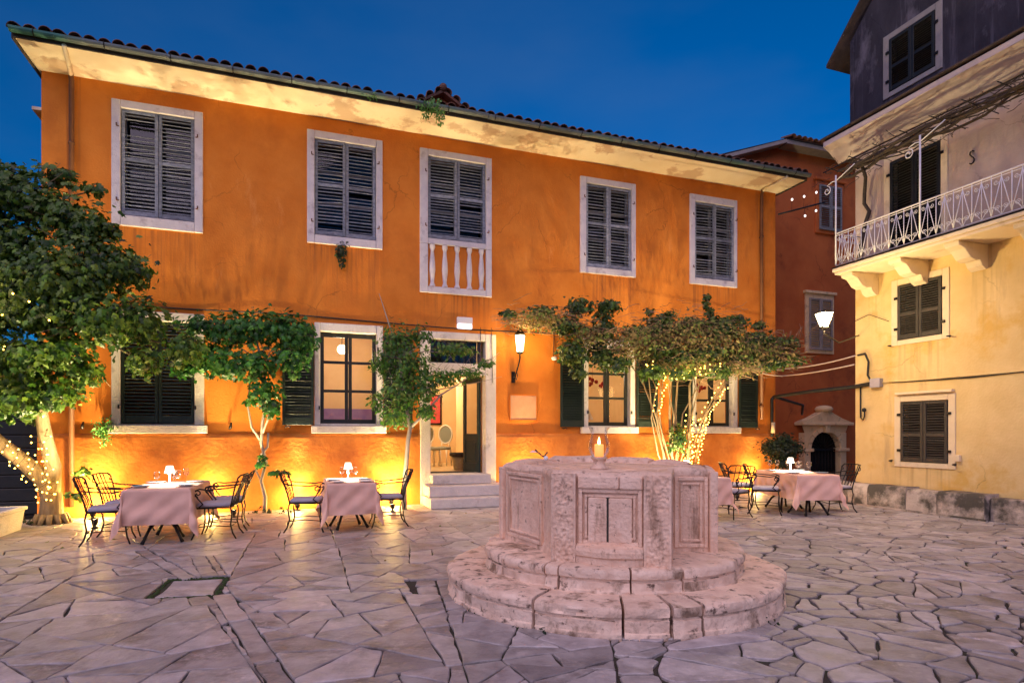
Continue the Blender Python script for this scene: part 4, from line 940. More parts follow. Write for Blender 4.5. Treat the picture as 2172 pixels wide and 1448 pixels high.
# street lantern on an arm from the yellow corner
t = thing('street_lantern', 'lit street lantern of tapered glass on an iron arm at the corner', 'lantern', (5.89, 11.4, 3.64), R(45))
t.scale = (.9, .9, .9)
m = MB(); m.sharp = 20; m.lathe([(.08, -.15), (.185, .13), (.18, .13), (.075, -.15)], 4); m.build('lantern_glass', 'street_glass', t)
m = MB(); m.lathe([(.20, .13), (.195, .145), (.10, .18), (.03, .19), (.001, .22)], 4); m.build('lantern_cap', 'iron', t); m = MB(); m.lathe([(.001, -.22), (.04, -.22), (.09, -.17), (.09, -.15), (.001, -.15)], 4); m.build('lantern_base', 'iron', t)
for k in range(4):
    q = k * math.pi / 2; m = MB(); m.tube([(.083 * math.cos(q), .083 * math.sin(q), -.155), (.190 * math.cos(q), .190 * math.sin(q), .135)], .012, 4); m.build('lantern_rib', 'iron', t)
m = MB(); pe = Vector(yw(.1, .02, 3.6)) - Vector((5.89, 11.4, 3.64)); pe /= .9; pe.rotate(Matrix.Rotation(-R(45), 3, 'Z')); m.tube([(0, 0, -.21), (0, 0, -.30), (pe.x * .4, pe.y * .4, -.38), tuple(pe)], .016, 6); m.build('lantern_arm', 'iron', t)
lamp('lantern_light', 'POINT', (0, 0, 0), 150, (1, .74, .36), t, .10).location = (-.16, -.16, -.05)
# festoon rod under the eave corner
t = thing('festoon_rod', 'dark rod with five small white bulbs at the eave corner', 'lights', fw(15.9, .35, 7.35), A)
m = MB(); m.tube([(0, 0, -.22), (1.45, -.1, .24)], .022, 6); m.build('rod', 'cable', t)
for x, z in ((.35, .17), (.75, .30), (1.16, .46), (.78, -.20), (1.15, -.02)):
    m = MB(); m.ball((x, -.1, z), .028, 8, 6, 1.25); m.build('bulb', 'festoon', t)
    m = MB(); m.tube([(x, -.1, z), (x + .02, -.06, .24 * x / 1.45 - .22 * (1 - x / 1.45))], .004, 4); m.build('bulb_wire', 'cable', t)
# low stone wall before the yellow front: separate blocks
lw = thing('low_stone_wall', 'low mossy stained stone wall along the foot of the yellow building', 'wall', yw(0, .40, 0), AY)
xs = [-.75, .15, .62, 1.45, 2.05, 2.86]
for a, b in zip(xs[:-1], xs[1:]):
    m = MB(); nx = 6; hh = .44 + random.uniform(-.015, .015)
    vs = []; fs = []
    for i in range(nx + 1):
        x = a + .006 + (b - a - .012) * i / nx
        for j, (y, z) in enumerate(((0, -.02), (0, .2), (.01, hh - .06), (.05, hh), (.38, hh), (.38, -.02))):
            k = noise.noise(Vector((x * 2.5, y * 3 + 2, z * 4))) * .03; vs.append((x, y + (k if j < 4 else 0), z + (k * .6 if 1 < j < 5 else 0)))
    for i in range(nx):
        for j in range(5): fs.append((i * 6 + j, i * 6 + 6 + j, i * 6 + 7 + j, i * 6 + 1 + j))
    m.add(vs, fs, True); m.add(vs[:6], [tuple(range(6))]); m.add(vs[-6:], [tuple(range(5, -1, -1))]); m.build('wall_block', 'low_wall', lw)
m = MB(); m.box(2.88, 6.0, .10, .38, -.02, .40); m.build('wall_block', 'low_wall', lw, bevel=.03)
m = MB(); m.box(-.76, 2.9, -.03, -.0, -.02, .035); m.build('wall_footing', 'low_wall', lw, bevel=.01)

# ================================================================== dark side passage at the left
lb = thing('dark_outbuilding', 'dark outbuilding wall with gate at the far left behind the tree', 'building', fw(0, -.35, 0), A)
m = MB(); m.box(-4.6, -.02, 0, .3, 0, 2.95); m.build('wall', 'dark_wall', lb)
m = MB(); m.box(-4.8, .0, -.25, .4, 2.95, 3.05); m.build('roof', 'roof_tile', lb)
for k in range(9):
    m = MB(); z = .06 + k * .235; m.box(-1.9, -.10, -.07, -.03, z, z + .225); m.build('gate_board', 'gate_wood', lb, bevel=.012)
m = MB(); m.box(-.10, -.02, -.10, .0, 0, 2.4); m.box(-2.0, -1.905, -.10, .0, 0, 2.4); m.build('gate_post', 'dark_wall', lb)
# ================================================================== the well
WX, WY = HAS_WELL
wl_ = thing('stone_well', 'carved pinkish stone well-head on two round steps in the middle of the square', 'well', (WX, WY, 0), 0)
def ring_stone(r0, r1, z0, z1, a0, a1, mat, name, seed):
    m = MB(); m.sharp = 38; n = max(6, int((a1 - a0) / .03)); rr_ = random.Random(seed)
    dz = rr_.uniform(-.008, .006); dr = rr_.uniform(-.012, .012); h = z1 - z0
    prof = [(r0, z0), (r0, z1), ((r0 + r1) / 2, z1 + .004), (r1 - .12, z1), (r1 - .04, z1 - .004), (r1 - .012, z1 - .014), (r1 - .002, z1 - .032), (r1, z1 - .055), (r1 - .006, z1 - .082), (r1 - .026, z1 - .090), (r1 - .028, z1 - .105), (r1 - .014, z1 - .112), (r1 - .014, z0 + .06), (r1 - .004, z0 + .05), (r1 - .002, z0 + .02), (r1 - .006, z0)]
    k = len(prof); vs = []
    for i in range(n + 1):
        a = a0 + (a1 - a0) * i / n; e = 1 - min(i, n - i) * .5 if min(i, n - i) < 2 else 0
        for j, (r, z) in enumerate(prof):
            d = noise.noise(Vector((math.cos(a) * r * 3, math.sin(a) * r * 3, z * 6 + seed))) * .018 + noise.noise(Vector((a * 14 * r, z * 25, seed * 3))) * .009 - max(0, noise.noise(Vector((a * 9 * r, z * 14, seed * 5))) - .32) * .09
            if j < 3: d *= .3
            vs.append(((r + dr + d - e * .012 * (j > 3)) * math.cos(a), (r + dr + d - e * .012 * (j > 3)) * math.sin(a), z + dz + d * (.4 if z > z0 + .02 else 0)))
    m.add(vs, [(i * k + j, (i + 1) * k + j, (i + 1) * k + j + 1, i * k + j + 1)[::-1] for i in range(n) for j in range(k - 1)], True)
    m.add(vs[:k], [tuple(range(k))]); m.add(vs[-k:], [tuple(range(k - 1, -1, -1))]); m.build(name, mat, wl_)
g_ = .007
outer = [-185, -152, -121, -96, -83, -74, -48, -18, 14, 48, 84, 120, 150, 175]
for i, (a0, a1) in enumerate(zip(outer[:-1], outer[1:])): ring_stone(1.12, 1.60, -.02, .235, R(a0) + g_, R(a1) - g_, 'well_step', 'lower_step_stone', i + 1)
inner = [-190, -150, -125, -119, -92, -72, -40, -5, 35, 75, 115, 150, 170]
for i, (a0, a1) in enumerate(zip(inner[:-1], inner[1:])): ring_stone(.5, 1.26, .20, .43, R(a0) + g_, R(a1) - g_, 'well_step', 'upper_step_stone', i + 31)
m = MB(); m.lathe([(1.2, -.02), (1.2, .225), (.55, .225), (.55, .41), (.01, .41)], 40); m.build('step_core', 'soil', wl_)
# plan of the body (world metres relative to the well centre)
def rel(x, y): return Vector((x - WX, y - WY))
FL, FRt = rel(.345, 5.12), rel(1.275, 4.82)
plan = [rel(-.09, 6.22), rel(.285, 5.52), FL, FRt, rel(1.46, 5.45), rel(1.835, 5.44), rel(1.96, 6.05), rel(1.80, 6.68), rel(1.3, 7.05), rel(.7, 7.10), rel(.15, 6.80)]
ZB, ZT = .42, 1.165
body = MB(); body.sharp = 35; n = len(plan); cen = Vector((0, 0))
rings = [(1.0, ZB), (1.0, .47), (.99, .49)] + [(.985, .50 + (ZT - .57) * k / 12) for k in range(13)] + [(1.0, ZT - .055), (1.01, ZT - .02), (.995, ZT + .006), (.97, ZT + .016), (.93, ZT + .02)]
pts = []
for i in range(n):                                   # subdivide the plan so the stone can be uneven
    p, q = plan[i], plan[(i + 1) % n]; k = max(2, int((q - p).length / .05))
    for j in range(k): pts.append(p.lerp(q, j / k))
N = len(pts); vs = []
for s_, z in rings:
    for p in pts:
        d = noise.noise(Vector((p.x * 4, p.y * 4, z * 5))) * .012 + noise.noise(Vector((p.x * 13, p.y * 13, z * 13))) * .006
        vs.append((p.x * s_ + p.x * d, p.y * s_ + p.y * d, z + (noise.noise(Vector((p.x * 3, p.y * 3, 9))) * .022 if z > 1.1 else 0)))
body.add(vs, [(r_ * N + i, r_ * N + (i + 1) % N, (r_ + 1) * N + (i + 1) % N, (r_ + 1) * N + i) for r_ in range(len(rings) - 1) for i in range(N)], True)
body.build('well_body', 'well_stone', wl_)
# top slab with a sunk round lid
tp = MB(); n2 = 40
def top_r(a, f_):
    d = Vector((math.cos(a), math.sin(a))); best = 9
    for i in range(n):
        p, q = plan[i], plan[(i + 1) % n]; e = q - p; den = d.x * e.y - d.y * e.x
        if abs(den) < 1e-6: continue
        t = (p.x * e.y - p.y * e.x) / den; u = (p.x * d.y - p.y * d.x) / den
        if t > 0 and -1e-6 <= u <= 1 + 1e-6: best = min(best, t)
    return best * f_
vs = []
for f_, z in ((.95, ZT + .012), (.80, ZT + .006), (.78, ZT - .03), (.76, ZT - .03), (.74, ZT + .0), (.35, ZT + .004), (.002, ZT + .006)):
    for i in range(n2):
        a = 2 * math.pi * i / n2; r = top_r(a, f_) if f_ > .78 else min(top_r(a, f_), .86 * f_ / .76 if f_ > .7 else 9)
        vs.append((r * math.cos(a), r * math.sin(a), z + noise.noise(Vector((r * math.cos(a) * 4, r * math.sin(a) * 4, 2))) * .008))
tp.add(vs, [(r_ * n2 + i, r_ * n2 + (i + 1) % n2, (r_ + 1) * n2 + (i + 1) % n2, (r_ + 1) * n2 + i) for r_ in range(6) for i in range(n2)], True)
tp.build('well_lid', 'well_stone', wl_)
for i, (a0, a1, zh) in enumerate(((20, 50, .045), (52, 84, .06), (87, 122, .075), (125, 160, .05), (163, 196, .03))):  # worn rim stones at the back
    m = MB(); vs = []; k_ = 8
    for j in range(k_ + 1):
        a = R(a0 + (a1 - a0) * j / k_); d = noise.noise(Vector((a * 3, i, 0))) * .02
        e = .55 if j in (0, k_) else 1
        for f_, z in ((.99, ZT - .01), (.985, ZT + zh * .7 * e), (.95, ZT + zh * e + d), (.84, ZT + zh * e * .9 + d), (.80, ZT + zh * .4 * e), (.80, ZT - .02)):
            r = top_r(a, f_); vs.append((r * math.cos(a), r * math.sin(a), z))
    m.add(vs, [(j * 6 + q, j * 6 + 6 + q, j * 6 + 7 + q, j * 6 + 1 + q) for j in range(k_) for q in range(5)], True); m.add(vs[:6], [tuple(range(5, -1, -1))]); m.add(vs[-6:], [tuple(range(6))]); m.build('rim_stone', 'well_stone', wl_)
def face_frame(P, Q):
    t = (Q - P).normalized(); nrm = Vector((t.y, -t.x)); L_ = (Q - P).length
    M = Matrix(((t.x, -nrm.x, 0, P.x), (t.y, -nrm.y, 0, P.y), (0, 0, 1, 0), (0, 0, 0, 1)))   # local x along, -y outwards
    return M, L_
def mould(P, Q, x0, x1, z0, z1, out0=0.0):
    M, _ = face_frame(P, Q)
    for k, (ins, wd, pr) in enumerate(((0, .034, .014), (.052, .022, .009))):
        m = MB(); a, b, c, d = x0 + ins, x1 - ins, z0 + ins, z1 - ins; o = -pr - out0
        m.box(a, a + wd, o, .02, c, d, M); m.box(b - wd, b, o, .02, c, d, M); m.box(a + wd, b - wd, o + .0015, .02, c, c + wd, M); m.box(a + wd, b - wd, o + .0015, .02, d - wd, d, M)
        m.build('panel_moulding', 'well_stone', wl_, bevel=.007)
def carved(P, Q, x0, x1, z0, z1, out, seed):
    """pilaster with shallow carved foliage"""
    M, _ = face_frame(P, Q); m = MB(); nx, nz = 26, 92; vs = []; w_ = x1 - x0; h_ = z1 - z0
    for j in range(nz + 1):
        for i in range(nx + 1):
            u, v = i / nx * 2 - 1, j / nz; au = abs(u); ph = v * 17 + seed
            if au > .80: hgt = .004
            else:
                stem = math.exp(-((au - .32 - .22 * math.sin(ph)) / .10) ** 2)
                leaf_ = max(0, math.sin(ph * 1.9 + au * 5.5)) * max(0, math.cos(au * 9 - ph * .7))
                bead = max(0, 1 - ((au - .05) ** 2 * 60 + (math.sin(v * 22 + seed)) ** 2 * 3))
                hgt = -.008 + .008 * stem + .009 * leaf_ + .008 * bead + .010 * noise.noise(Vector((u * 6, v * 32, seed))) - .03 * max(0, noise.noise(Vector((u * 9, v * 50, seed + 7))) - .25)
                if .42 < v < .62 and seed > 2: hgt = hgt * .3 - .002 + .008 * max(0, 1 - ((v - .52) / .10) ** 2 - au ** 2)
            vs.append(M @ Vector((x0 + w_ * i / nx, -out - hgt + noise.noise(Vector((u * 2, v * 9, seed + 5))) * .004, z0 + h_ * v)))
    m.add(vs, [(j * (nx + 1) + i, j * (nx + 1) + i + 1, (j + 1) * (nx + 1) + i + 1, (j + 1) * (nx + 1) + i) for j in range(nz) for i in range(nx)], True)
    for e in (0, nx):
        c_ = [vs[j * (nx + 1) + e] for j in range(0, nz + 1, 4)]; xx = x0 if e == 0 else x1
        bk = [M @ Vector((xx, .05, z0 + h_ * j / nz)) for j in range(0, nz + 1, 4)]; q = len(c_)
        m.add(c_ + bk, [((k, k + 1, q + k + 1, q + k) if e else (k + 1, k, q + k, q + k + 1)) for k in range(q - 1)])
    tl = [vs[nz * (nx + 1) + i] for i in range(nx + 1)]; bl = [M @ Vector((x0 + w_ * i / nx, .05, z1)) for i in range(nx + 1)]
    m.add(tl + bl, [(i, i + 1, nx + 2 + i, nx + 1 + i) for i in range(nx)]); m.build('carved_pilaster', 'well_stone', wl_)
LFw = (FRt - FL).length
carved(FL, FRt, .0, .205, ZB, ZT - .005, .045, 1.0); carved(FL, FRt, LFw - .215, LFw, ZB, ZT - .005, .045, 4.0)
mould(FL, FRt, .222, LFw - .230, .575, ZT - .125)
Mf, _ = face_frame(FL, FRt)
for a, b in ((.305, LFw / 2 - .028), (LFw / 2 - .014, LFw - .312)):
    m = MB(); m.box(a, b, -.016, .02, .60, ZT - .20, Mf); m.build('panel_slab', 'well_stone', wl_, bevel=.008)
m = MB(); m.box(LFw / 2 - .035, LFw / 2 - .007, -.012, .018, .58, ZT - .20, Mf); m.build('panel_crack', 'soil', wl_)
for a, b in ((.22, .56), (.565, LFw - .225)):
    m = MB(); m.box(a, b, -.03, .02, ZT - .125, ZT - .02, Mf); m.build('frieze_block', 'well_stone', wl_, bevel=.012)
bw = MB(); nb_ = 14; vs = []                                # bowed ledge between the pilasters
for i in range(nb_ + 1):
    x = .208 + (LFw - .426) * i / nb_; b_ = .06 + .075 * math.sin(math.pi * i / nb_)
    for y, z in ((.03, ZB), (-b_ + .02, ZB), (-b_ + .02, .48), (-b_, .495), (-b_, .535), (-b_ + .012, .55), (-b_ + .02, .565), (.03, .59)): vs.append(Mf @ Vector((x, y, z)))
bw.add(vs, [(i * 8 + j, i * 8 + 8 + j, i * 8 + 9 + j, i * 8 + 1 + j)[::-1] for i in range(nb_) for j in range(7)]); bw.build('bowed_ledge', 'well_stone', wl_)
Pl, Ql = plan[0], plan[1]; ll = (Ql - Pl).length
mould(Pl, Ql, .08, ll - .02, ZB + .05, ZT - .05); 
m = MB(); Ml, _ = face_frame(Pl, Ql); m.box(-.02, .05, -.045, .03, ZB, ZT - .01, Ml); m.build('corner_strip', 'well_stone', wl_, bevel=.012)
Pr, Qr = plan[4], plan[5]; lr = (Qr - Pr).length
mould(Pr, Qr, .004, lr - .07, ZB + .05, ZT - .06)
m = MB(); Mr, _ = face_frame(Pr, Qr); m.box(lr - .065, lr + .01, -.05, .03, ZB, ZT - .01, Mr); m.build('corner_strip', 'well_stone', wl_, bevel=.012)
# candle in a hurricane glass on the lid
cx_, cy_, cz_ = .80, 5.55, ZT + .004
t = thing('hurricane_candle', 'lit candle in a flared hurricane glass standing on the well', 'candle', (cx_, cy_, cz_), 0)
m = MB(); m.lathe([(.001, 0), (.085, 0), (.085, .015), (.06, .03), (.05, .06), (.055, .085), (.075, .10), (.075, .112), (.001, .112)], 20); m.build('pedestal', 'well_stone', t)
m = MB(); m.lathe([(.06, .112), (.088, .15), (.098, .20), (.088, .26), (.074, .31), (.078, .35), (.10, .385)], 24); m.build('hurricane_glass', 'clear_glass', t)
m = MB(); m.lathe([(.001, .114), (.042, .114), (.042, .225), (.034, .228), (.012, .218), (.001, .218)], 16); m.build('candle', 'wax', t)
m = MB(); m.lathe([(.001, .218), (.012, .235), (.013, .25), (.006, .275), (.001, .295)], 8); m.build('flame', 'flame', t)
lamp('candle_light', 'POINT', (0, 0, .262), 2.2, (1, .50, .14), t, .015)

# ================================================================== tables, chairs and what stands on them
def make_table(W, Ld, loc, rz_, label, clabel, seed, drop=.45):
    t = thing('dining_table', label, 'table', loc, rz_, 'tables set for dinner')
    m = MB(); m.box(-W / 2, W / 2, -Ld / 2, Ld / 2, .715, .745); m.build('table_top', 'vine_wood', t, bevel=.008)
    for yy in ((-Ld / 2 + .35, Ld / 2 - .35) if Ld > 1.3 else (0,)):
        m = MB(); m.lathe([(.10, .715), (.10, .70), (.035, .68), (.03, .42), (.05, .38), (.055, .30), (.03, .24), (.001, .22)], 12, (0, yy, 0)); m.build('pedestal', 'iron', t)
        for k in range(4):
            q = R(45 + 90 * k + 10); c_, s_ = math.cos(q), math.sin(q)
            m = MB(); m.tube([(c_ * .03, yy + s_ * .03, .30), (c_ * .12, yy + s_ * .12, .29), (c_ * .22, yy + s_ * .22, .20), (c_ * .30, yy + s_ * .30, .07), (c_ * .34, yy + s_ * .34, .012)], [.026, .024, .021, .02, .026], 8); m.build('foot', 'iron', t)
    cl = MB(); rr_ = random.Random(seed); hx, hy = W / 2 + .006, Ld / 2 + .006; step = .03
    nx, ny = int((W + 2 * drop) / step), int((Ld + 2 * drop) / step); vs = []
    ph = [rr_.uniform(0, 6.28) for _ in range(4)]
    for j in range(ny + 1):
        for i in range(nx + 1):
            x = -(W / 2 + drop) + (W + 2 * drop) * i / nx; y = -(Ld / 2 + drop) + (Ld + 2 * drop) * j / ny
            ex, ey = max(0, abs(x) - hx), max(0, abs(y) - hy); sx, sy = (1 if x > 0 else -1), (1 if y > 0 else -1)
            bx, by = max(-hx, min(hx, x)), max(-hy, min(hy, y)); z = .7505
            if ex == 0 and ey == 0: vs.append((x, y, z + noise.noise(Vector((x * 5, y * 5, seed))) * .0012)); continue
            h = math.hypot(ex, ey); q = math.atan2(ey, ex); k = math.sin(2 * q)
            fl = (.035 + .15 * k ** 1.5) * h
            rip = (noise.noise(Vector((x * 4 + seed, y * 4, 0))) * .05 + .012 * math.sin((x - y) * 21 + ph[0])) * min(1, h / .25)
            ox, oy = math.cos(q) * fl * sx, math.sin(q) * fl * sy
            if ex > 0 and ey == 0: ox += rip * sx
            elif ey > 0 and ex == 0: oy += rip * sy
            else: ox += rip * sx * math.cos(q) + .05 * h * math.sin(4 * q) * sx; oy += rip * sy * math.sin(q) - .05 * h * math.sin(4 * q) * sy
            zz = z - h * (1 - .045 * (1 - k) - .06 * k) - (0 if h > .02 else 0)
            vs.append((bx + ox, by + oy, max(.03, zz)))
    cl.add(vs, [(j * (nx + 1) + i, j * (nx + 1) + i + 1, (j + 1) * (nx + 1) + i + 1, (j + 1) * (nx + 1) + i) for j in range(ny) for i in range(nx)], True)
    c = cl.build('tablecloth', 'cloth', loc=loc, rotz=rz_); tag(c, clabel, 'tablecloth', 'pink tablecloths')
    return t
def tl(loc, rz_, x, y, z=.755): return (loc[0] + math.cos(rz_) * x - math.sin(rz_) * y, loc[1] + math.sin(rz_) * x + math.cos(rz_) * y, z)

def make_chair():
    t = thing('iron_chair', '', 'chair', (0, 0, 0), 0, 'wrought-iron armchairs')
    r_ = .011; W2, D2 = .235, .22
    seat = MB(); seat.tube([(-W2, -D2, .44), (-W2 * .5, -D2 - .03, .44), (W2 * .5, -D2 - .03, .44), (W2, -D2, .44), (W2 * .92, D2, .44), (-W2 * .92, D2, .44), (-W2, -D2, .44)], .012, 6)
    for k in range(4): seat.tube([(-W2 + .09 + k * .097, -D2, .44), (-W2 + .09 + k * .097, D2, .44)], .006, 4)
    seat.build('seat_frame', 'iron', t)
    for sx in (-1, 1):
        m = MB(); m.tube([(sx * W2, -D2, .44), (sx * (W2 + .012), -D2 - .015, .36), (sx * (W2 - .008), -D2 - .005, .22), (sx * (W2 + .0), -D2 - .02, .10), (sx * (W2 + .03), -D2 - .06, .0)], r_, 6); m.build('front_leg', 'iron', t)
        m = MB(); m.tube([(sx * W2 * .92, D2, .44), (sx * (W2 * .92), D2 + .02, .34), (sx * W2 * .88, D2 - .0, .2), (sx * W2 * .92, D2 + .03, .08), (sx * (W2 + .01), D2 + .08, .0)], r_, 6); m.build('rear_leg', 'iron', t)
        m = MB(); m.tube([(sx * W2 * .9, D2, .44), (sx * W2 * .95, D2 + .03, .58), (sx * (W2 + .02), D2 + .07, .74), (sx * (W2 + .03), D2 + .11, .86)], r_, 6); m.build('back_post', 'iron', t)
        m = MB(); sp_ = [(sx * (W2 + .045), -D2 + .03 - .055 * (1 - .75 * i / 12) * math.sin(2.6 * math.pi * i / 12), .655 - .055 * (1 - .75 * i / 12) * math.cos(2.6 * math.pi * i / 12) + .0) for i in range(13)]
        m.tube([(sx * (W2 + .03), D2 + .085, .74), (sx * (W2 + .05), D2 - .03, .72), (sx * (W2 + .05), -.08, .70), (sx * (W2 + .045), -D2 + .05, .715), (sx * (W2 + .045), -D2 - .01, .69), (sx * (W2 + .045), -D2 - .02, .655)], r_ * .9, 6)
        m.tube(sp_, r_ * .8, 5); m.tube([(sx * W2, -D2 + .02, .44), (sx * (W2 + .03), -D2 + .09, .50), (sx * (W2 + .05), -D2 + .03, .58), (sx * (W2 + .045), -D2 - .015, .66)], r_ * .9, 6); m.build('arm', 'iron', t)
        m = MB(); m.tube([(sx * (W2 - .005), -D2 - .005, .17), (sx * (W2 * .9), 0, .19), (sx * W2 * .89, D2 + .005, .17)], .007, 5); m.build('stretcher', 'iron', t)
    m = MB()
    top = [(-W2 - .03, D2 + .11, .86), (-W2 - .01, D2 + .14, .895), (-.1, D2 + .17, .905), (.1, D2 + .17, .905), (W2 + .01, D2 + .14, .895), (W2 + .03, D2 + .11, .86)]
    m.tube(top, r_, 6); m.tube([(-W2 - .02, D2 + .07, .75), (-.1, D2 + .12, .765), (.1, D2 + .12, .765), (W2 + .02, D2 + .07, .75)], r_ * .8, 6)
    for x in (-.14, -.05, .05, .14): m.tube([(x, D2, .44), (x, D2 + .045, .6), (x * 1.05, D2 + .12, .765), (x * 1.08, D2 + .168, .90)], .008, 5)
    for sx in (-1, 1): m.tube([(sx * (W2 + .03) + .035 * math.sin(i * .6) * sx, D2 + .11, .86 - .035 + .035 * math.cos(i * .6)) for i in range(9)], .007, 5)
    m.build('backrest', 'iron', t)
    m = MB(); cu = []
    for z, s_ in ((.452, .93), (.462, 1.0), (.492, 1.0), (.506, .93), (.510, .55)):
        for x, y in ((-1, -1), (-.5, -1.06), (0, -1.08), (.5, -1.06), (1, -1), (1.0, 0), (.92, 1), (.45, 1.03), (0, 1.03), (-.45, 1.03), (-.92, 1), (-1.0, 0)): cu.append((x * W2 * s_, y * (D2 - .01) * s_, z))
    m.add(cu, [(a * 12 + i, a * 12 + (i + 1) % 12, a * 12 + 12 + (i + 1) % 12, a * 12 + 12 + i) for a in range(4) for i in range(12)] + [tuple(range(48, 60)), tuple(range(11, -1, -1))], True); m.build('cushion', 'cushion', t)
    m = MB(); m.tube([(-W2, -D2 - .005, .17), (0, -D2 - .005, .185), (W2, -D2 - .005, .17)], .007, 5); m.tube([(-W2 * .9, D2, .17), (W2 * .9, D2, .17)], .007, 5); m.build('stretcher', 'iron', t)
    return t
chair0 = make_chair(); used = [False]
def chair(loc, rz_, label):
    o = copy_tree(chair0) if used[0] else chair0
    used[0] = True; o.location = (loc[0], loc[1], 0); o.rotation_euler = (0, 0, rz_); o['label'] = label
T1 = ((-4.97, 8.78, 0), A - R(2)); T2 = ((-2.60, 9.62, 0), A); T3 = ((5.45, 11.62, 0), R(3)); T4 = ((3.10, 10.62, 0), A)
make_table(.80, 1.5, *T1, 'pedestal dining table under the leftmost pink cloth', 'pink tablecloth on the leftmost table, hanging in pointed corners', 1, .50)
make_table(.70, 1.2, *T2, 'small pedestal dining table between vine and doorway', 'pink tablecloth on the small table left of the doorway', 2, .50)
make_table(.76, 1.6, *T3, 'pedestal dining table near the low stone wall', 'pink tablecloth on the table in front of the low stone wall', 3, .48)
make_table(.80, 1.2, *T4, 'dining table half hidden behind the well', 'pink tablecloth half hidden behind the right side of the well', 4, .48)
def cp_(T, x, y): p = tl(T[0], T[1], x, y); return p
chair(cp_(T1, -.68, -.30), T1[1] + R(97), 'iron armchair at the leftmost table, left side, nearer the camera')
chair(cp_(T1, -.66, .42), T1[1] + R(84), 'iron armchair at the leftmost table, left side, nearer the wall')
chair(cp_(T1, .66, -.22), T1[1] - R(95), 'iron armchair at the leftmost table, right side, nearer the camera')
chair(cp_(T1, .70, .45), T1[1] - R(88), 'iron armchair at the leftmost table, right side, nearer the wall')
chair(cp_(T2, -.63, -.06), T2[1] + R(80), 'iron armchair on the left of the small table by the doorway')
chair(cp_(T2, .62, .02), T2[1] - R(92), 'iron armchair on the right of the small table by the doorway')
chair(cp_(T3, -.72, -.28), T3[1] + R(62), 'iron armchair left of the table by the low wall, back to the camera')
chair(cp_(T3, -.86, .50), T3[1] + R(80), 'iron armchair left of the table by the low wall, farther one')
chair(cp_(T3, .74, -.05), T3[1] - R(90), 'iron armchair on the far right of the table by the low wall')
chair(cp_(T4, .82, -.10), T4[1] - R(75), 'iron armchair right of the table half hidden by the well')
# tableware
pl_ = MB(); pl_.lathe([(.001, .004), (.075, .004), (.085, .008), (.128, .018), (.132, .021), (.126, .022), (.08, .012), (.001, .010)], 22); plate_me = pl_.mesh('plate', 'china')
gp = MB(); gp.lathe([(.001, .001), (.036, .001), (.034, .005), (.006, .010), (.0045, .085), (.012, .095), (.034, .115), (.042, .145), (.040, .18), (.034, .205), (.032, .205), (.038, .18), (.040, .145), (.032, .118), (.001, .100)], 16); glass_me = gp.mesh('wine_glass', 'clear_glass')
np_ = MB(); np_.box(-.045, .045, -.10, .10, 0, .014); napkin_me = np_.mesh('napkin', 'napkin')
fk = MB(); fk.box(-.007, .007, -.09, .03, 0, .004); fk.box(-.012, .012, .03, .09, 0, .004); fork_me = fk.mesh('fork', 'steel')
kn = MB(); kn.box(-.006, .006, -.10, .0, 0, .004); kn.box(-.009, .009, .0, .11, 0, .003); knife_me = kn.mesh('knife', 'steel')
def put(me, name, T, x, y, rz_, label, cat, group, z=.7525):
    o = bpy.data.objects.new(name, me); COL.objects.link(o); o.location = tl(T[0], T[1], x, y, z); o.rotation_euler = (0, 0, T[1] + rz_); tag(o, label, cat, group)
def setting(T, x, y, who, side):
    put(plate_me, 'plate', T, x, y, 0, 'white plate %s' % who, 'plate', 'plates')
    put(napkin_me, 'napkin', T, x, y, R(90 if side else 0) + .1, 'dark folded napkin on the plate %s' % who, 'napkin', 'napkins', .7645)
    dx = .0
    put(fork_me, 'fork', T, x, y + .17, R(90), 'steel fork beside the plate %s' % who, 'fork', 'forks')
    put(knife_me, 'knife', T, x, y - .17, R(90), 'steel knife beside the plate %s' % who, 'knife', 'knives')
    put(glass_me, 'wine_glass', T, x * .42, y + .13, 0, 'wine glass above the plate %s' % who, 'glass', 'wine glasses')
def table_lamp(T, x, y, label, e=100):
    t = thing('table_lamp', label, 'lamp', tl(T[0], T[1], x, y, .7525), T[1], 'small lit table lamps')
    m = MB(); m.lathe([(.001, 0), (.055, 0), (.055, .012), (.012, .022), (.010, .19)], 14); m.build('lamp_stem', 'white_plastic', t)
    m = MB(); m.lathe([(.072, .165), (.044, .27), (.001, .272)], 18); m.build('lamp_shade', 'lamp_white', t)
    m = MB(); m.lathe([(.001, .185), (.05, .185), (.055, .19), (.001, .2)], 14); m.build('lamp_disc', 'lamp_white', t)
    lamp('table_light', 'SPOT', (0, 0, .165), e, (1, .86, .68), t, .04, 165, (0, 0, -1), .3)
for who, x, y in (('at the leftmost table, left front seat', -.27, -.38), ('at the leftmost table, left rear seat', -.27, .38), ('at the leftmost table, right front seat', .27, -.38), ('at the leftmost table, right rear seat', .27, .38)): setting(T1, x, y, who, 1)
for who, x, y in (('at the small table, left seat', -.23, -.1), ('at the small table, right seat', .23, -.1)): setting(T2, x, y, who, 1)
put(plate_me, 'plate', T2, -.18, -.45, 0, 'white plate on the front edge of the small table', 'plate', 'plates'); put(plate_me, 'plate', T2, .22, -.44, 0, 'white plate on the front right corner of the small table', 'plate', 'plates')
for who, x, y in (('at the table by the low wall, left front seat', -.26, -.42), ('at the table by the low wall, left rear seat', -.26, .36), ('at the table by the low wall, right front seat', .26, -.42), ('at the table by the low wall, right rear seat', .26, .36)): setting(T3, x, y, who, 1)
for who, x, y in (('at the half-hidden table, right seat', .25, -.2), ('at the half-hidden table, rear left seat', -.2, .2)): setting(T4, x, y, who, 1)
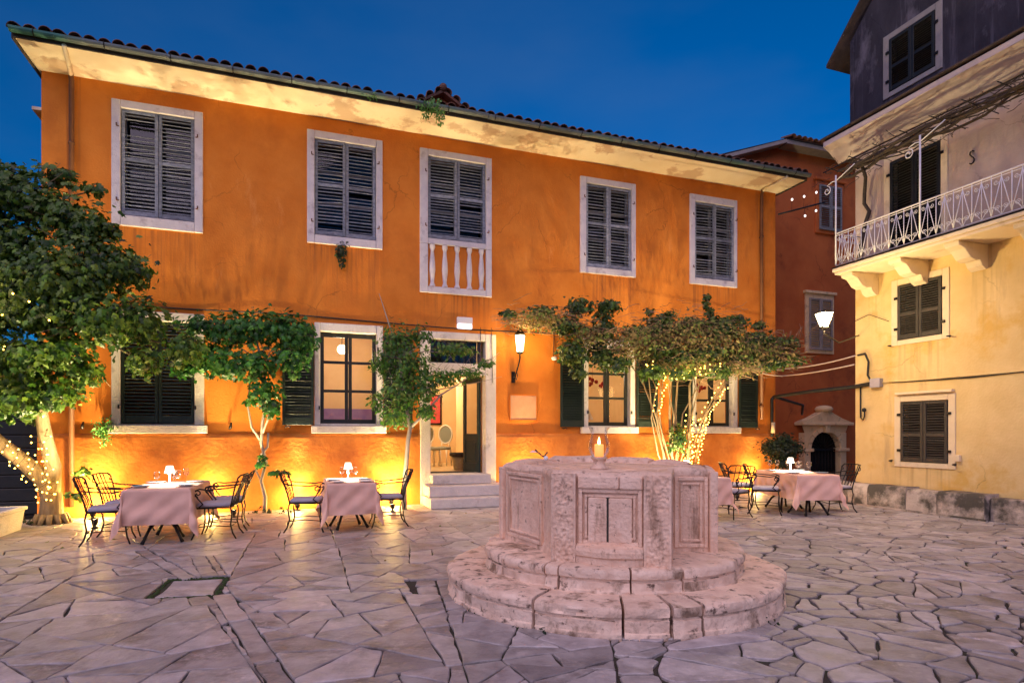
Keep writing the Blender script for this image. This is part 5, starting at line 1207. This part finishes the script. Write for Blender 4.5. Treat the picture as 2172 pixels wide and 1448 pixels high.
for i, (x, y) in enumerate(((.02, .10), (.10, .02))): put(glass_me, 'wine_glass', T1, x, y, 0, 'wine glass %s the lamp of the leftmost table' % ('behind', 'right of')[i], 'glass', 'wine glasses')
put(glass_me, 'wine_glass', T2, .05, .28, 0, 'wine glass behind the lamp of the small table', 'glass', 'wine glasses')
for i, (x, y) in enumerate(((.16, .12), (.06, -.02), (-.20, .62))): put(glass_me, 'wine_glass', T3, x, y, 0, 'wine glass %s on the table by the low wall' % ('right of the lamp', 'in front of the lamp', 'at the far left')[i], 'glass', 'wine glasses')
table_lamp(T1, -.01, .02, 'small white table lamp on the leftmost table'); table_lamp(T2, 0, .14, 'small white table lamp on the small table left of the doorway')
table_lamp(T3, -.02, .14, 'small white table lamp on the table by the low wall'); table_lamp(T4, 0, .05, 'small white table lamp on the half-hidden table')
# ================================================================== plants
def leaf_shape(kind):
    if kind == 'lobed':     # broad lobed leaf, lies in xy, tip along +y, folded a little along the midrib
        o = [(0, 0), (.30, -.06), (.46, .22), (.30, .34), (.44, .66), (.17, .66), (0, 1.0), (-.17, .66), (-.44, .66), (-.30, .34), (-.46, .22), (-.30, -.06)]
        v = [(x, y, -abs(x) * .35 - .12 * y * y) for x, y in o] + [(0, .40, .02)]; n = len(o)
        return v, [(n, i, (i + 1) % n) for i in range(n)]
    if kind == 'oval':
        o = [(0, 0), (.26, .28), (.28, .58), (0, 1), (-.28, .58), (-.26, .28)]
        v = [(x, y, -abs(x) * .4 - .15 * y * y) for x, y in o]; return v, [(0, 1, 2, 3), (0, 3, 4, 5)]
    o = [(0, 0), (.12, .4), (0, 1), (-.12, .4)]; return [(x, y, -.15 * y * y) for x, y in o], [(0, 1, 2, 3)]
def rand_leaf(rr_, c, rad, radz, size, up=.35, hang=.4):
    while True:
        d = Vector((rr_.gauss(0, 1), rr_.gauss(0, 1), rr_.gauss(0, 1)))
        if d.length > .1: break
    d.normalize(); k = rr_.random() ** .45
    k *= rr_.uniform(.75, 1.12) if rr_.random() > .14 else rr_.uniform(1.1, 1.5)
    p = Vector(c[:3]) + Vector((d.x * rad, d.y * rad, d.z * radz)) * k
    nrm = (d * .8 + Vector((0, -.25, up)) + Vector((rr_.uniform(-.7, .7), rr_.uniform(-.7, .7), rr_.uniform(-.5, .5)))).normalized()
    tip = (d * .6 + Vector((rr_.uniform(-.6, .6), rr_.uniform(-.6, .6), -hang + rr_.uniform(-.4, .4)))); tip = tip - nrm * tip.dot(nrm)
    if tip.length < .05: tip = nrm.orthogonal()
    tip.normalize(); x = tip.cross(nrm)
    s_ = size * (.5 + .9 * rr_.random() ** 1.3)
    return Matrix(((x.x * s_, tip.x * s_, nrm.x * s_, p.x), (x.y * s_, tip.y * s_, nrm.y * s_, p.y), (x.z * s_, tip.z * s_, nrm.z * s_, p.z), (0, 0, 0, 1)))
def foliage(root, lobes, dens, size, kind, mat, seed, singles=0, org=(0, 0, 0), name='crown', up=.35, hang=.4):
    rr_ = random.Random(seed); v, f_ = leaf_shape(kind); vv = [Vector(p) for p in v]; og = Vector(org); mats_ = []
    for l_ in lobes:
        x, y, z, r1, r2 = l_
        n_ = int(dens * (r1 * r1 * r2) ** (2 / 3) * 12) + 6
        for _ in range(n_):
            M = rand_leaf(rr_, (x, y, z), r1, r2, size, up, hang)
            mats_.append(M)
    mats_.sort(key=lambda M: M.translation.y - .3 * M.to_scale().x)
    single, mass = mats_[:singles], mats_[singles:]
    m = MB()
    for M in mass:
        M2 = Matrix.Translation(-og) @ M; m.add([M2 @ p for p in vv], f_)
    cr = m.build(name, mat, root); 
    if singles:
        lm = MB(); lm.add(v, f_); me = lm.mesh('leaf', mat)
        for M in single:
            o = bpy.data.objects.new('leaf', me); COL.objects.link(o); o.parent = cr; o.matrix_local = Matrix.Translation(-og) @ M
    else: cr['kind'] = 'stuff'
    return cr
def wig(p, q, n_, amp, rr_):
    p, q = Vector(p), Vector(q); out = []
    for i in range(n_ + 1):
        t = i / n_; e = math.sin(math.pi * t) * amp; out.append(p.lerp(q, t) + Vector((rr_.uniform(-e, e), rr_.uniform(-e, e), rr_.uniform(-e, e) * .6)))
    return out
def local(pts, o): return [Vector(p) - Vector(o) for p in pts]
BIG = [(-7.53,9.40,5.15,.62,.44),(-6.94,9.50,4.82,.59,.41),(-7.67,9.30,4.39,.65,.51),(-6.57,9.50,4.15,.66,.54),(-6.86,9.00,3.73,.77,.49),(-6.12,9.60,4.11,.36,.34),(-5.92,9.60,3.28,.48,.40),(-6.36,9.20,3.21,.72,.43),(-7.21,9.00,3.31,.70,.42),(-8.23,9.20,4.50,.65,.65),(-8.23,9.20,3.42,.65,.65),(-5.86,9.60,2.65,.30,.24),(-5.38,9.90,2.88,.34,.29),(-7.51,9.20,2.42,.43,.36),(-7.16,9.40,2.15,.48,.30),(-7.67,9.30,1.92,.33,.27),(-6.79,9.50,2.52,.34,.30),(-7.24,9.60,5.61,.30,.16),(-6.71,9.70,5.42,.18,.10),(-7.91,9.50,5.56,.26,.22),(-7.06,9.90,.87,.13,.09),(-7.14,9.90,.48,.10,.06),(-7.77,9.80,1.79,.12,.15),(-6.35,9.6,4.75,.16,.10),(-7.2,8.9,2.62,.50,.32),(-7.85,8.9,2.75,.45,.36),(-6.75,9.0,2.75,.36,.26),(-7.35,9.0,2.0,.40,.24),(-7.95,9.2,2.2,.4,.34),(-7.9,9.0,5.0,.45,.4),(-6.55,9.4,4.7,.34,.22),(-7.55,9.1,3.85,.5,.45)]
VINE = [(-5.58,10.9,3.44,.38,.24),(-5.61,10.8,2.92,.34,.34),(-5.07,10.9,3.35,.51,.36),(-4.52,11.0,3.46,.52,.32),(-4.04,11.1,3.39,.40,.36),(-5.19,10.8,2.75,.42,.28),(-4.65,10.9,2.76,.45,.32),(-4.04,11.1,2.87,.35,.31),(-4.52,11.0,2.26,.34,.30),(-4.39,11.0,1.96,.19,.19),(-5.81,10.7,2.65,.21,.21),(-3.83,11.2,3.23,.20,.33),(-4.77,11.0,2.07,.12,.05),(-4.64,11.2,1.0,.09,.15),(-4.34,11.2,.78,.17,.06)]
SMALL = [(-2.27,11.8,3.32,.34,.34),(-2.52,11.7,2.85,.25,.30),(-1.99,11.8,2.86,.46,.38),(-2.17,11.8,2.31,.44,.35),(-2.27,11.8,1.85,.34,.29),(-1.73,11.9,2.41,.34,.34),(-2.61,11.7,2.12,.16,.20),(-1.36,11.9,2.60,.38,.17),(-.89,11.9,2.69,.36,.10),(-1.68,11.9,1.95,.20,.16),(-1.18,12.0,3.17,.48,.13),(-.52,12.0,2.89,.24,.07),(-1.82,11.9,3.43,.26,.20)]
BOUG_L = [(1.46,13.0,4.22,.33,.20),(1.97,13.0,3.81,.25,.41),(1.15,12.9,3.80,.36,.22),(2.07,13.0,4.22,.26,.16),(1.31,13.0,3.26,.34,.34),(1.93,13.1,3.22,.29,.34),(1.46,13.0,2.80,.18,.13),(.64,12.9,4.10,.30,.12),(-.06,12.9,4.05,.16,.10),(3.31,13.5,4.01,.33,.13),(4.46,13.8,4.62,.07,.07),(4.44,13.8,4.45,.08,.10),(4.52,13.8,4.28,.10,.12),(4.60,13.8,4.10,.16,.14),(3.05,13.5,4.22,.10,.08),(3.5,13.5,4.15,.14,.08),(5.2,13.9,4.15,.16,.08),(5.7,13.95,4.0,.16,.08),(4.0,13.6,4.02,.22,.10),(4.7,13.6,3.75,.35,.16),(2.7,13.3,3.75,.28,.14),(5.4,13.85,3.45,.4,.2),(3.3,13.3,3.3,.4,.18),(4.3,13.4,3.25,.45,.16),(3.1,13.2,2.85,.35,.16),(3.7,13.1,2.80,.30,.14),(4.5,13.3,2.85,.34,.15),(2.3,13.1,3.0,.3,.2),(5.7,13.8,3.05,.36,.14),(4.93,13.9,3.97,.48,.20),(4.21,13.7,3.94,.38,.14),(5.62,14.0,3.66,.45,.20),(6.26,14.1,3.58,.40,.16),(6.60,14.1,3.20,.26,.13),(6.05,14.0,3.12,.40,.12),(3.08,13.4,2.84,.28,.10),(3.70,13.4,3.15,.50,.18),(5.11,13.8,3.20,.48,.15),(3.73,13.6,1.37,.22,.34),(3.31,13.5,3.80,.5,.12)]
BOUG_D = [(.64,12.9,3.90,.75,.22),(2.72,13.2,3.48,.72,.42),(3.60,13.4,3.60,.84,.55),(4.50,13.6,3.50,.85,.58),(5.47,13.9,3.35,.74,.48),(6.22,14.05,3.38,.46,.34),(1.66,13.0,3.60,.51,.32),(3.81,13.4,3.00,.68,.26),(5.0,13.6,2.95,.5,.2)]
# --- the broad tree at the far left
r1 = random.Random(3); TB = (-7.66, 10.05, 0)
t = thing('broadleaf_tree', 'large leafy tree with string-lit forked trunk at the far left', 'tree', TB)
m = MB()
main = [(-7.66, 10.05, -.03), (-7.66, 10.04, .12), (-7.64, 10.02, .45), (-7.70, 9.97, .72), (-7.95, 9.85, 1.02), (-8.28, 9.7, 1.38), (-8.50, 9.55, 1.75), (-8.45, 9.4, 2.3), (-8.1, 9.3, 3.0), (-7.7, 9.3, 3.9), (-7.5, 9.4, 4.9)]
m.tube(local(main, TB), [.20, .175, .15, .145, .12, .105, .095, .09, .08, .06, .03], 12)
fork = [(-7.64, 10.02, .50), (-7.56, 9.95, .95), (-7.60, 9.85, 1.4), (-7.58, 9.7, 1.9), (-7.3, 9.5, 2.6), (-6.9, 9.4, 3.3), (-6.5, 9.45, 4.1)]
m.tube(local(fork, TB), [.13, .115, .10, .09, .075, .055, .02], 10)
for k in range(12):
    a = R(30 * k); m.tube(local([(-7.66 + .17 * math.cos(a), 10.05 + .17 * math.sin(a), .14), (-7.66 + .27 * math.cos(a), 10.05 + .27 * math.sin(a), -.02)], TB), [.06, .03], 6)
m.build('trunk', 'bark_pale', t)
for k, (x, y, z, a_, b_) in enumerate(BIG[:20]):
    src = min(main[6:] + fork[3:], key=lambda p: (Vector(p) - Vector((x, y, z))).length)
    m = MB(); m.tube(local(wig(src, (x, y, z), 6, .10, r1), TB), [.035, .03, .026, .02, .016, .012, .006], 6)
    for _ in range(5):
        e = Vector((x, y, z)) + Vector((r1.uniform(-1, 1) * a_, r1.uniform(-1, 1) * a_, r1.uniform(-1, 1) * b_)); m.tube(local(wig((x, y, z), e, 3, .05, r1), TB), [.010, .008, .006, .003], 4)
    m.build('branch', 'bark_pale', t)
foliage(t, BIG, 210, .10, 'lobed', 'leaf_big', 11, 200, TB)
# --- climbing vine trained on the wall
TV = (-4.68, 11.42, 0)
t = thing('climbing_vine', 'green climbing vine with thin twisted stems between the two left windows', 'vine', TV)
m = MB()
st = [(-4.68, 11.42, -.02), (-4.66, 11.40, .3), (-4.72, 11.36, .6), (-4.62, 11.35, .95), (-4.70, 11.32, 1.3), (-4.66, 11.28, 1.7), (-4.52, 11.2, 2.2), (-4.6, 11.1, 2.8), (-4.7, 11.05, 3.3)]
m.tube(local(st, TV), [.045, .04, .032, .032, .03, .028, .026, .022, .015], 8)
m.tube(local([(-4.70, 11.38, .55), (-4.82, 11.36, .80), (-4.74, 11.34, 1.05), (-4.58, 11.33, 1.25), (-4.56, 11.30, 1.5)], TV), .022, 6)
m.tube(local([(-4.70, 11.32, 1.35), (-4.86, 11.28, 1.6), (-4.90, 11.2, 2.0), (-4.8, 11.1, 2.6)], TV), [.024, .022, .018, .01], 6)
m.tube(local([(-4.67, 11.3, 1.5), (-4.55, 11.26, 1.75), (-4.5, 11.2, 2.0)], TV), [.02, .018, .012], 6)
m.build('trunk', 'bark_grey', t)
for x, y, z, a_, b_ in VINE[:12]:
    m = MB(); m.tube(local(wig((-4.6, 11.1, 2.8), (x, y, z), 6, .08, r1), TV), [.014, .012, .011, .01, .008, .006, .004], 5); m.build('branch', 'bark_grey', t)
foliage(t, VINE, 190, .10, 'lobed', 'leaf_vine', 12, 120, TV)
# --- slender tree by the steps
TS = (-2.12, 11.90, 0)
t = thing('slender_tree', 'slender pale-trunked young tree just left of the entrance steps', 'tree', TS)
m = MB(); trunk = [(-2.12, 11.90, -.02), (-2.13, 11.9, .4), (-2.08, 11.9, .9), (-2.05, 11.9, 1.35), (-2.0, 11.88, 1.62), (-2.12, 11.85, 2.2), (-2.2, 11.8, 3.0), (-2.5, 11.85, 3.9), (-2.62, 11.9, 4.25)]
m.tube(local(trunk, TS), [.055, .05, .045, .042, .042, .03, .02, .010, .004], 8)
m.tube(local([(-2.0, 11.88, 1.6), (-1.75, 11.9, 1.85), (-1.4, 11.9, 2.25), (-1.0, 11.92, 2.5), (-.55, 11.95, 2.85), (-.25, 12.0, 3.1)], TS), [.034, .026, .02, .014, .009, .004], 6)
for e in ((-1.6, 11.9, 3.4), (-1.0, 12, 3.2), (-2.6, 11.7, 2.9), (-2.65, 11.7, 2.2), (-1.2, 11.9, 3.0), (-2.4, 11.8, 3.6), (-.6, 12, 2.8), (-.2, 12.0, 2.62)):
    b0 = min(trunk[4:7], key=lambda p: abs(p[2] - e[2] + .6)); m.tube(local(wig(b0, e, 5, .08, r1), TS), [.016, .013, .010, .008, .006, .003], 5)
m.build('trunk', 'bark_grey', t)
foliage(t, SMALL[:9] + [SMALL[9]] * 2 + SMALL[10:], 330, .082, 'oval', 'leaf_small', 13, 0, TS)
tw = MB()
for x, y, z, a_, b_ in SMALL:
    for _ in range(9):
        p = Vector((x, y, z)) + Vector((r1.uniform(-.4, .4) * a_, r1.uniform(-.4, .4) * a_, r1.uniform(-.4, .4) * b_)); q = p + Vector((r1.uniform(-.35, .35), r1.uniform(-.2, .1), r1.uniform(-.1, .35))); tw.tube(local(wig(p, q, 3, .04, r1), TS), [.006, .005, .004, .002], 4)
tw.build('twigs', 'twig', t, kind='stuff')
# --- the woody climber with string lights
TG = (3.72, 13.75, 0)
t = thing('woody_climber', 'sprawling dry woody climber with string lights right of the candle', 'climber', TG)
stems = []
for k in range(15):
    b0 = Vector((3.72 + r1.uniform(-.18, .18), 13.75 + r1.uniform(-.12, .12), -.02)); e = Vector((2.75 + (k % 9) * .28 + r1.uniform(-.15, .15), 13.5 + r1.uniform(-.15, .15), 3.05 + r1.uniform(-.1, .2)))
    mid1 = b0.lerp(e, .35) + Vector((r1.uniform(-.15, .15) - .15 * (k < 3), 0, -.05)); mid1.x = 3.6 + (mid1.x - 3.6) * .8
    pts_ = [b0, b0.lerp(mid1, .5) + Vector((r1.uniform(-.12, .12), r1.uniform(-.05, .05), 0)), mid1, mid1.lerp(e, .35) + Vector((r1.uniform(-.14, .14), r1.uniform(-.08, .08), .12)), mid1.lerp(e, .7) + Vector((r1.uniform(-.16, .16), r1.uniform(-.08, .08), .05)), e]
    stems.append(pts_); m = MB(); m.tube(local(pts_, TG), [.045, .04, .034, .028, .022, .014] if k in (3, 4, 5) else [.022, .02, .018, .016, .013, .01], 7); m.build('stem', 'bark_pale', t)
tw = MB()
for (x, y, z, a_, b_) in BOUG_D:
    for _ in range(int(330 * a_)):
        p = Vector((x + r1.uniform(-1, 1) * a_, y + r1.uniform(-.35, .35), z + r1.gauss(0, .55) * b_)); an = r1.uniform(-.5, .5) + (math.pi if r1.random() < .5 else 0)
        q = p + Vector((math.cos(an), r1.uniform(-.4, .4), math.sin(an) * .7 + r1.uniform(-.15, .2))) * r1.uniform(.15, .45); tw.tube(local(wig(p, q, 3, .06, r1), TG), [.006, .006, .005, .003], 3, cap=False)
for k in range(16):
    p = Vector((6.0 + .06 * k, 14.05, 3.5 + .02 * k)); q = p + Vector((r1.uniform(-.05, .25), r1.uniform(-.1, .1), r1.uniform(.1, .35))); tw.tube(local(wig(p, q, 3, .03, r1), TG), [.008, .007, .006, .003], 4)
tw.build('dry_twigs', 'twig', t, kind='stuff')
foliage(t, BOUG_D, 300, .075, 'oval', 'leaf_dry', 15, 0, TG, 'dry_leaves', .2)
foliage(t, BOUG_L, 420, .085, 'lobed', 'leaf_boug', 14, 0, TG, 'crown')
# tie wires of the climber across the front
cable('support_wire', [fw(8.5, .35, 3.95), fw(11.5, .45, 3.82), fw(14.0, .45, 3.6), fw(16.0, .4, 3.5)], .008, 'vine_wood', 'support wire of the woody climber along the orange wall', .02)
sh = MB()
for a_, b_ in (((4.55, 13.75, 3.8), (4.45, 13.8, 4.7)), ((3.2, 13.5, 3.8), (3.0, 13.5, 4.3)), ((3.6, 13.5, 3.8), (3.75, 13.5, 4.25)), ((5.0, 13.8, 3.8), (5.35, 13.9, 4.25)), ((2.0, 13.0, 3.9), (2.2, 13.0, 4.42)), ((2.1, 13.0, 4.1), (2.75, 13.1, 4.3)), ((5.6, 13.9, 3.7), (5.9, 14.0, 4.1)), ((4.2, 13.6, 3.8), (3.2, 13.4, 4.18))):
    sh.tube(local(wig(a_, b_, 6, .06, r1), TG), [.012, .011, .010, .009, .007, .006, .004], 5)
sh.build('shoots', 'twig', t, kind='stuff')
# --- pot bush, fern, tufts
TP = (6.48, 14.55, 0)
t = thing('potted_bush', 'dark round bush in a clay pot at the right corner of the orange wall', 'plant', TP)
m = MB(); m.lathe([(.001, 0), (.18, 0), (.25, .42), (.28, .42), (.28, .50), (.22, .50), (.20, .44), (.001, .44)], 18); m.build('pot', 'clay', t)
m = MB(); m.tube([(0, 0, .4), (.02, 0, .8), (0, 0, 1.1)], .03, 6); m.build('trunk', 'bark_grey', t)
foliage(t, [(6.48, 14.55, 1.13, .46, .30), (6.25, 14.5, 1.18, .26, .20), (6.75, 14.5, 1.15, .28, .22), (6.5, 14.5, 1.36, .25, .16), (6.5, 14.5, .85, .3, .2)], 520, .075, 'oval', 'leaf_bush', 16, 0, TP, up=.6, hang=-.2)
m = MB(); m.tube([(0, 0, 0), (0, 0, .28)], .05, 10); tag(m.build('white_pipe', 'yellow_trim', loc=fw(15.95, .11, 1.5)), 'short pale pipe end on the orange corner above the potted bush', 'pipe')
TF = fw(1.02, .10, 1.5)
t = thing('wall_fern', 'bright green fern growing from the ledge left of the closed window', 'plant', TF)
foliage(t, [(TF[0], TF[1] - .05, TF[2] + .16, .18, .15), (TF[0] - .05, TF[1] - .10, TF[2] + .04, .15, .13), (TF[0] + .03, TF[1] - .12, TF[2] - .10, .10, .12)], 420, .055, 'oval', 'leaf_fern', 17, 0, TF, 'fronds')
TI = fw(5.07, .06, 5.30)
t = thing('ivy_tuft', 'dark ivy tuft hanging below the second upper window', 'plant', TI)
foliage(t, [(TI[0], TI[1] - .06, TI[2] - .12, .14, .20), (TI[0], TI[1] - .06, TI[2] - .34, .08, .16)], 420, .06, 'lobed', 'leaf_bush', 18, 0, TI, 'leaves', hang=1)
TE = fw(6.70, OUT + .19, TOP + .13)
t = thing('gutter_weed', 'green weed trailing from the gutter above the balcony window', 'plant', TE)
foliage(t, [(TE[0], TE[1], TE[2] - .04, .30, .10), (TE[0] - .1, TE[1], TE[2] - .20, .10, .14), (TE[0] + .15, TE[1], TE[2] - .22, .11, .22)], 420, .055, 'oval', 'leaf_fern', 19, 0, TE, 'leaves', hang=1.2)
TE2 = fw(5.55, OUT + .19, TOP + .12)
t = thing('gutter_weed', 'tiny weed at the gutter left of the trailing one', 'plant', TE2)
foliage(t, [(TE2[0], TE2[1], TE2[2] - .03, .16, .05)], 300, .04, 'oval', 'leaf_fern', 20, 0, TE2, 'leaves', hang=1)
TW = (.33, 6.62, 1.19)
t = thing('dry_sprig', 'small dark and white sprig lying on the back rim of the well', 'plant', TW)
m = MB(); m.tube([(.06, 0, .03), (0, 0, .06), (-.08, 0, .13)], .008, 5); m.tube([(.02, 0, .05), (.06, 0, .10)], .008, 5); m.build('stalk', 'vine_wood', t)
m = MB(); m.ball((.04, -.01, .035), .028, 7, 5); m.add([(-.10, 0, .12), (-.14, 0, .10), (-.05, .0, .10)], [(0, 1, 2)]); m.build('blossom', 'white_plastic', t)
rw = random.Random(77)
wd = [(-.32, 5.05, 'left part of the lower step'), (.28, 4.60, 'front left foot of the lower step'), (.10, 4.72, 'far left foot of the lower step'), (2.02, 4.74, 'right foot of the lower step')]
for i, (x, y, w_) in enumerate(wd):
    dirn = (Vector((x, y)) - HAS_WELL); 
    if i < 4: dirn.normalize(); x, y = (HAS_WELL + dirn * 1.62)
    t = thing('joint_weed', 'small weed in the joint at the %s' % w_, 'weed', (x, y, 0), 0, 'weeds in the stone joints')
    foliage(t, [(x, y, .015, .07, .03), (x + .06, y + .02, .01, .05, .02)], 60, .04, 'oval', 'leaf_bush', 40 + i, 0, (x, y, 0), 'leaves')
x, y = HAS_WELL + Vector((math.cos(R(-122)), math.sin(R(-122)))) * 1.235
t = thing('joint_weed', 'small weed growing in the upper step joint on the left', 'weed', (x, y, .23), 0, 'weeds in the stone joints')
foliage(t, [(x, y, .31, .04, .06)], 150, .035, 'oval', 'leaf_bush', 50, 0, (x, y, .23), 'leaves')
for x, y, w_ in ((-4.6, 11.3, 'vine stem'), (-7.9, 9.85, 'tree trunk')):
    t = thing('ground_weeds', 'low weeds around the foot of the %s' % w_, 'weed', (x, y, 0))
    foliage(t, [(x, y, .05, .22, .10), (x + .3, y + .05, .03, .16, .06), (x - .25, y, .03, .14, .05)], 40, .07, 'lobed', 'leaf_bush', 60, 0, (x, y, 0), 'leaves')
# fallen leaves
fl = MB(); v, f_ = leaf_shape('oval')
for k in range(90):
    x, y = rw.uniform(-6.5, 1), rw.uniform(7, 11.6)
    if (y - 10.5) > (x + 8.23) * .356 - .1: continue
    M = Matrix.Translation((x, y, .014)) @ Matrix.Rotation(rw.uniform(0, 6.3), 4, 'Z') @ Matrix.Rotation(rw.uniform(-.4, .4), 4, 'X') @ Matrix.Scale(rw.uniform(.04, .075), 4); fl.add([M @ Vector(p) for p in v], f_)
fl.build('fallen_leaves', 'leaf_dry', kind='stuff')
# --- old wisteria stems on the yellow building's pergola
t = thing('bare_wisteria', 'dark bare wisteria stems twining under the cornice of the yellow building', 'vine', Y0, AY)
tr = [(.12, -.06, 4.96), (.18, -.07, 5.4), (.30, -.08, 5.9), (.42, -.10, 6.15), (.30, -.1, 6.35), (.34, -.14, 6.55), (.50, -.3, 6.8), (.55, -.45, 6.98)]
m = MB(); m.tube(tr, [.045, .042, .04, .038, .036, .036, .034, .03], 8); m.build('trunk', 'vine_wood', t)
for k in range(13):
    m = MB(); y_ = -.25 - .5 * r1.random(); pts_ = []; x = r1.uniform(-.1, .6)
    while x < 7: pts_.append((x, y_ + .08 * math.sin(x * 2.3 + k), 7.02 + .06 * math.sin(x * 3.1 + k * 1.7) + r1.uniform(-.02, .02))); x += .22
    m.tube(pts_, [.026 * (1 - .5 * i / len(pts_)) * (1.2 if k < 4 else .55) for i in range(len(pts_))], 6); m.build('stem', 'vine_wood', t)
tw = MB()
for _ in range(240):
    p = Vector((r1.uniform(-.2, 6), r1.uniform(-.85, -.1), 7.02 + r1.uniform(-.12, .12))); tw.tube(wig(p, p + Vector((r1.uniform(-.3, .3), r1.uniform(-.2, .2), r1.uniform(-.15, .15))), 3, .03, r1), .006, 3)
tw.build('twigs', 'vine_wood', t, kind='stuff')
# ================================================================== string lights
bl = MB(); bl.ball((0, 0, 0), .013, 6, 4); bulb_me = bl.mesh('bulb', 'warm_bulb')
def fairy(paths, count, label, seed, rad, glow=7):
    rr_ = random.Random(seed); t = thing('string_lights', label, 'string lights', paths[0][0], 0, 'strings of warm bulbs')
    o0 = Vector(paths[0][0]); tot = sum((Vector(b) - Vector(a)).length for P in paths for a, b in zip(P[:-1], P[1:]))
    for P in paths:
        Lp = sum((Vector(b) - Vector(a)).length for a, b in zip(P[:-1], P[1:])); n_ = max(3, int(count * Lp / tot)); pts_ = []
        for i in range(n_):
            d = Lp * i / (n_ - 1); k = 0
            while k < len(P) - 2 and d > (Vector(P[k + 1]) - Vector(P[k])).length: d -= (Vector(P[k + 1]) - Vector(P[k])).length; k += 1
            a, b = Vector(P[k]), Vector(P[k + 1]); c = a.lerp(b, min(1, d / max(1e-6, (b - a).length))); ax = (b - a).normalized()
            u = ax.orthogonal().normalized(); w_ = ax.cross(u); q = i * 2.1 + rr_.uniform(-.4, .4); off = (u * math.cos(q) + w_ * math.sin(q)) * rad * rr_.uniform(.9, 1.25)
            if off.y > .3 * rad: off.y = -off.y
            pts_.append(c + off - o0); inst('bulb', bulb_me, t, c + off - o0)
        m = MB(); m.tube(pts_, .004, 4); m.build('light_wire', 'cable', t)
        lamp('string_glow', 'POINT', tuple(pts_[len(pts_) // 2] + Vector((0, -.16, 0))), glow * Lp, (1, .66, .24), t, .2)
fairy([[(-7.64, 10.0, .36), (-7.72, 9.95, .74), (-7.97, 9.83, 1.05), (-8.3, 9.68, 1.4), (-8.48, 9.55, 1.75)], [(-7.62, 10.0, .5), (-7.56, 9.93, .95), (-7.60, 9.83, 1.45)], [(-7.58, 9.6, 2.2), (-7.4, 9.3, 2.5), (-7.6, 8.9, 2.75), (-7.75, 8.75, 2.8)]], 120, 'warm string lights wound round the forked trunk of the left tree', 5, .17)
fairy([[(-7.9, 8.5, 3.3), (-7.5, 8.45, 3.45), (-7.0, 8.35, 3.3), (-6.5, 8.5, 3.25)]], 9, 'few warm string bulbs scattered in the crown of the left tree', 6, .15)
fairy([stems[5][0:4], stems[7][1:5], stems[2][3:6], [(2.9, 13.2, 2.95), (3.3, 13.15, 2.8), (3.8, 13.1, 2.75), (4.3, 13.2, 2.9), (4.6, 13.3, 2.95)], stems[8][1:4]], 210, 'warm string lights wound through the stems of the woody climber', 8, .09)
lamp('glow', 'POINT', (0, 0, 0), .01, (1, .7, .3)).location = (3.7, 13.0, 2.2)
bpy.data.objects.remove(bpy.data.objects['glow'])
# spotlights added to light the leaves from below
def added_tree_light(loc, aim, e, label, cone=80):
    t = thing('ground_spotlight', label, 'spotlight', loc, 0, 'spotlights added to light the trees')
    m = MB(); m.lathe([(.001, 0), (.05, 0), (.05, .015), (.02, .02), (.02, .06)], 10); m.build('spotlight_base', 'iron', t)
    m = MB(); m.lathe([(.03, .05), (.045, .07), (.05, .14), (.044, .14), (.04, .13)], 12); m.build('spotlight_can', 'iron', t)
    m = MB(); m.lathe([(.001, .132), (.04, .132)], 12); m.build('spotlight_lens', 'uplight_lens', t)
    lamp('spotlight_beam', 'SPOT', (0, 0, .15), e, (1, .80, .42), t, .04, cone, aim, .8)
added_tree_light((-6.60, 9.55, 0), (-.34, -.26, 1), 1000, 'added ground spotlight beside the trunk of the left tree', 100)
added_tree_light((-4.95, 10.75, 0), (.08, .05, 1), 420, 'added ground spotlight in front of the climbing vine')
added_tree_light((-2.30, 11.62, 0), (.02, .05, 1), 200, 'added ground spotlight at the foot of the slender tree')
added_tree_light((3.3, 13.05, 0), (.12, .1, 1), 800, 'added ground spotlight in front of the woody climber', 110)
added_tree_light((5.0, 13.4, 0), (.02, .05, 1), 600, 'added ground spotlight right of the woody climber stems', 100)
# --- stone trough at the left edge
TT = (-7.62, 9.45, 0)
t = thing('stone_trough', 'pale stone planting trough at the left edge of the picture', 'planter', TT, A)
m = MB(); x0, x1, y0, y1, h = -.62, .0, -2.4, 0, .36
o1 = [(x0, y0), (x1, y0), (x1, y1), (x0, y1)]
vs = [(x * .86 - .03, y - .05 * (y > -1) + .05 * (y < -1), 0) for x, y in o1] + [(x, y, h - .06) for x, y in o1] + [(x + (.03 if x == x1 else -.03), y + (.03 if y == y1 else -.03), h - .05) for x, y in o1] + [(x + (.03 if x == x1 else -.03), y + (.03 if y == y1 else -.03), h) for x, y in o1] + [(x - (.05 if x == x1 else -.05), y - (.05 if y == y1 else -.05), h) for x, y in o1] + [(x - (.05 if x == x1 else -.05), y - (.05 if y == y1 else -.05), h - .07) for x, y in o1]
m.add(vs, [(r_ * 4 + i, r_ * 4 + (i + 1) % 4, r_ * 4 + 4 + (i + 1) % 4, r_ * 4 + 4 + i) for r_ in range(5) for i in range(4)]); m.build('trough_body', 'trough', t, bevel=.012)
m = MB(); m.quad((x0 + .05, y0 + .05, h - .08), (x1 - .05, y0 + .05, h - .08), (x1 - .05, y1 - .05, h - .08), (x0 + .05, y1 - .05, h - .08)); m.build('trough_soil', 'soil', t)
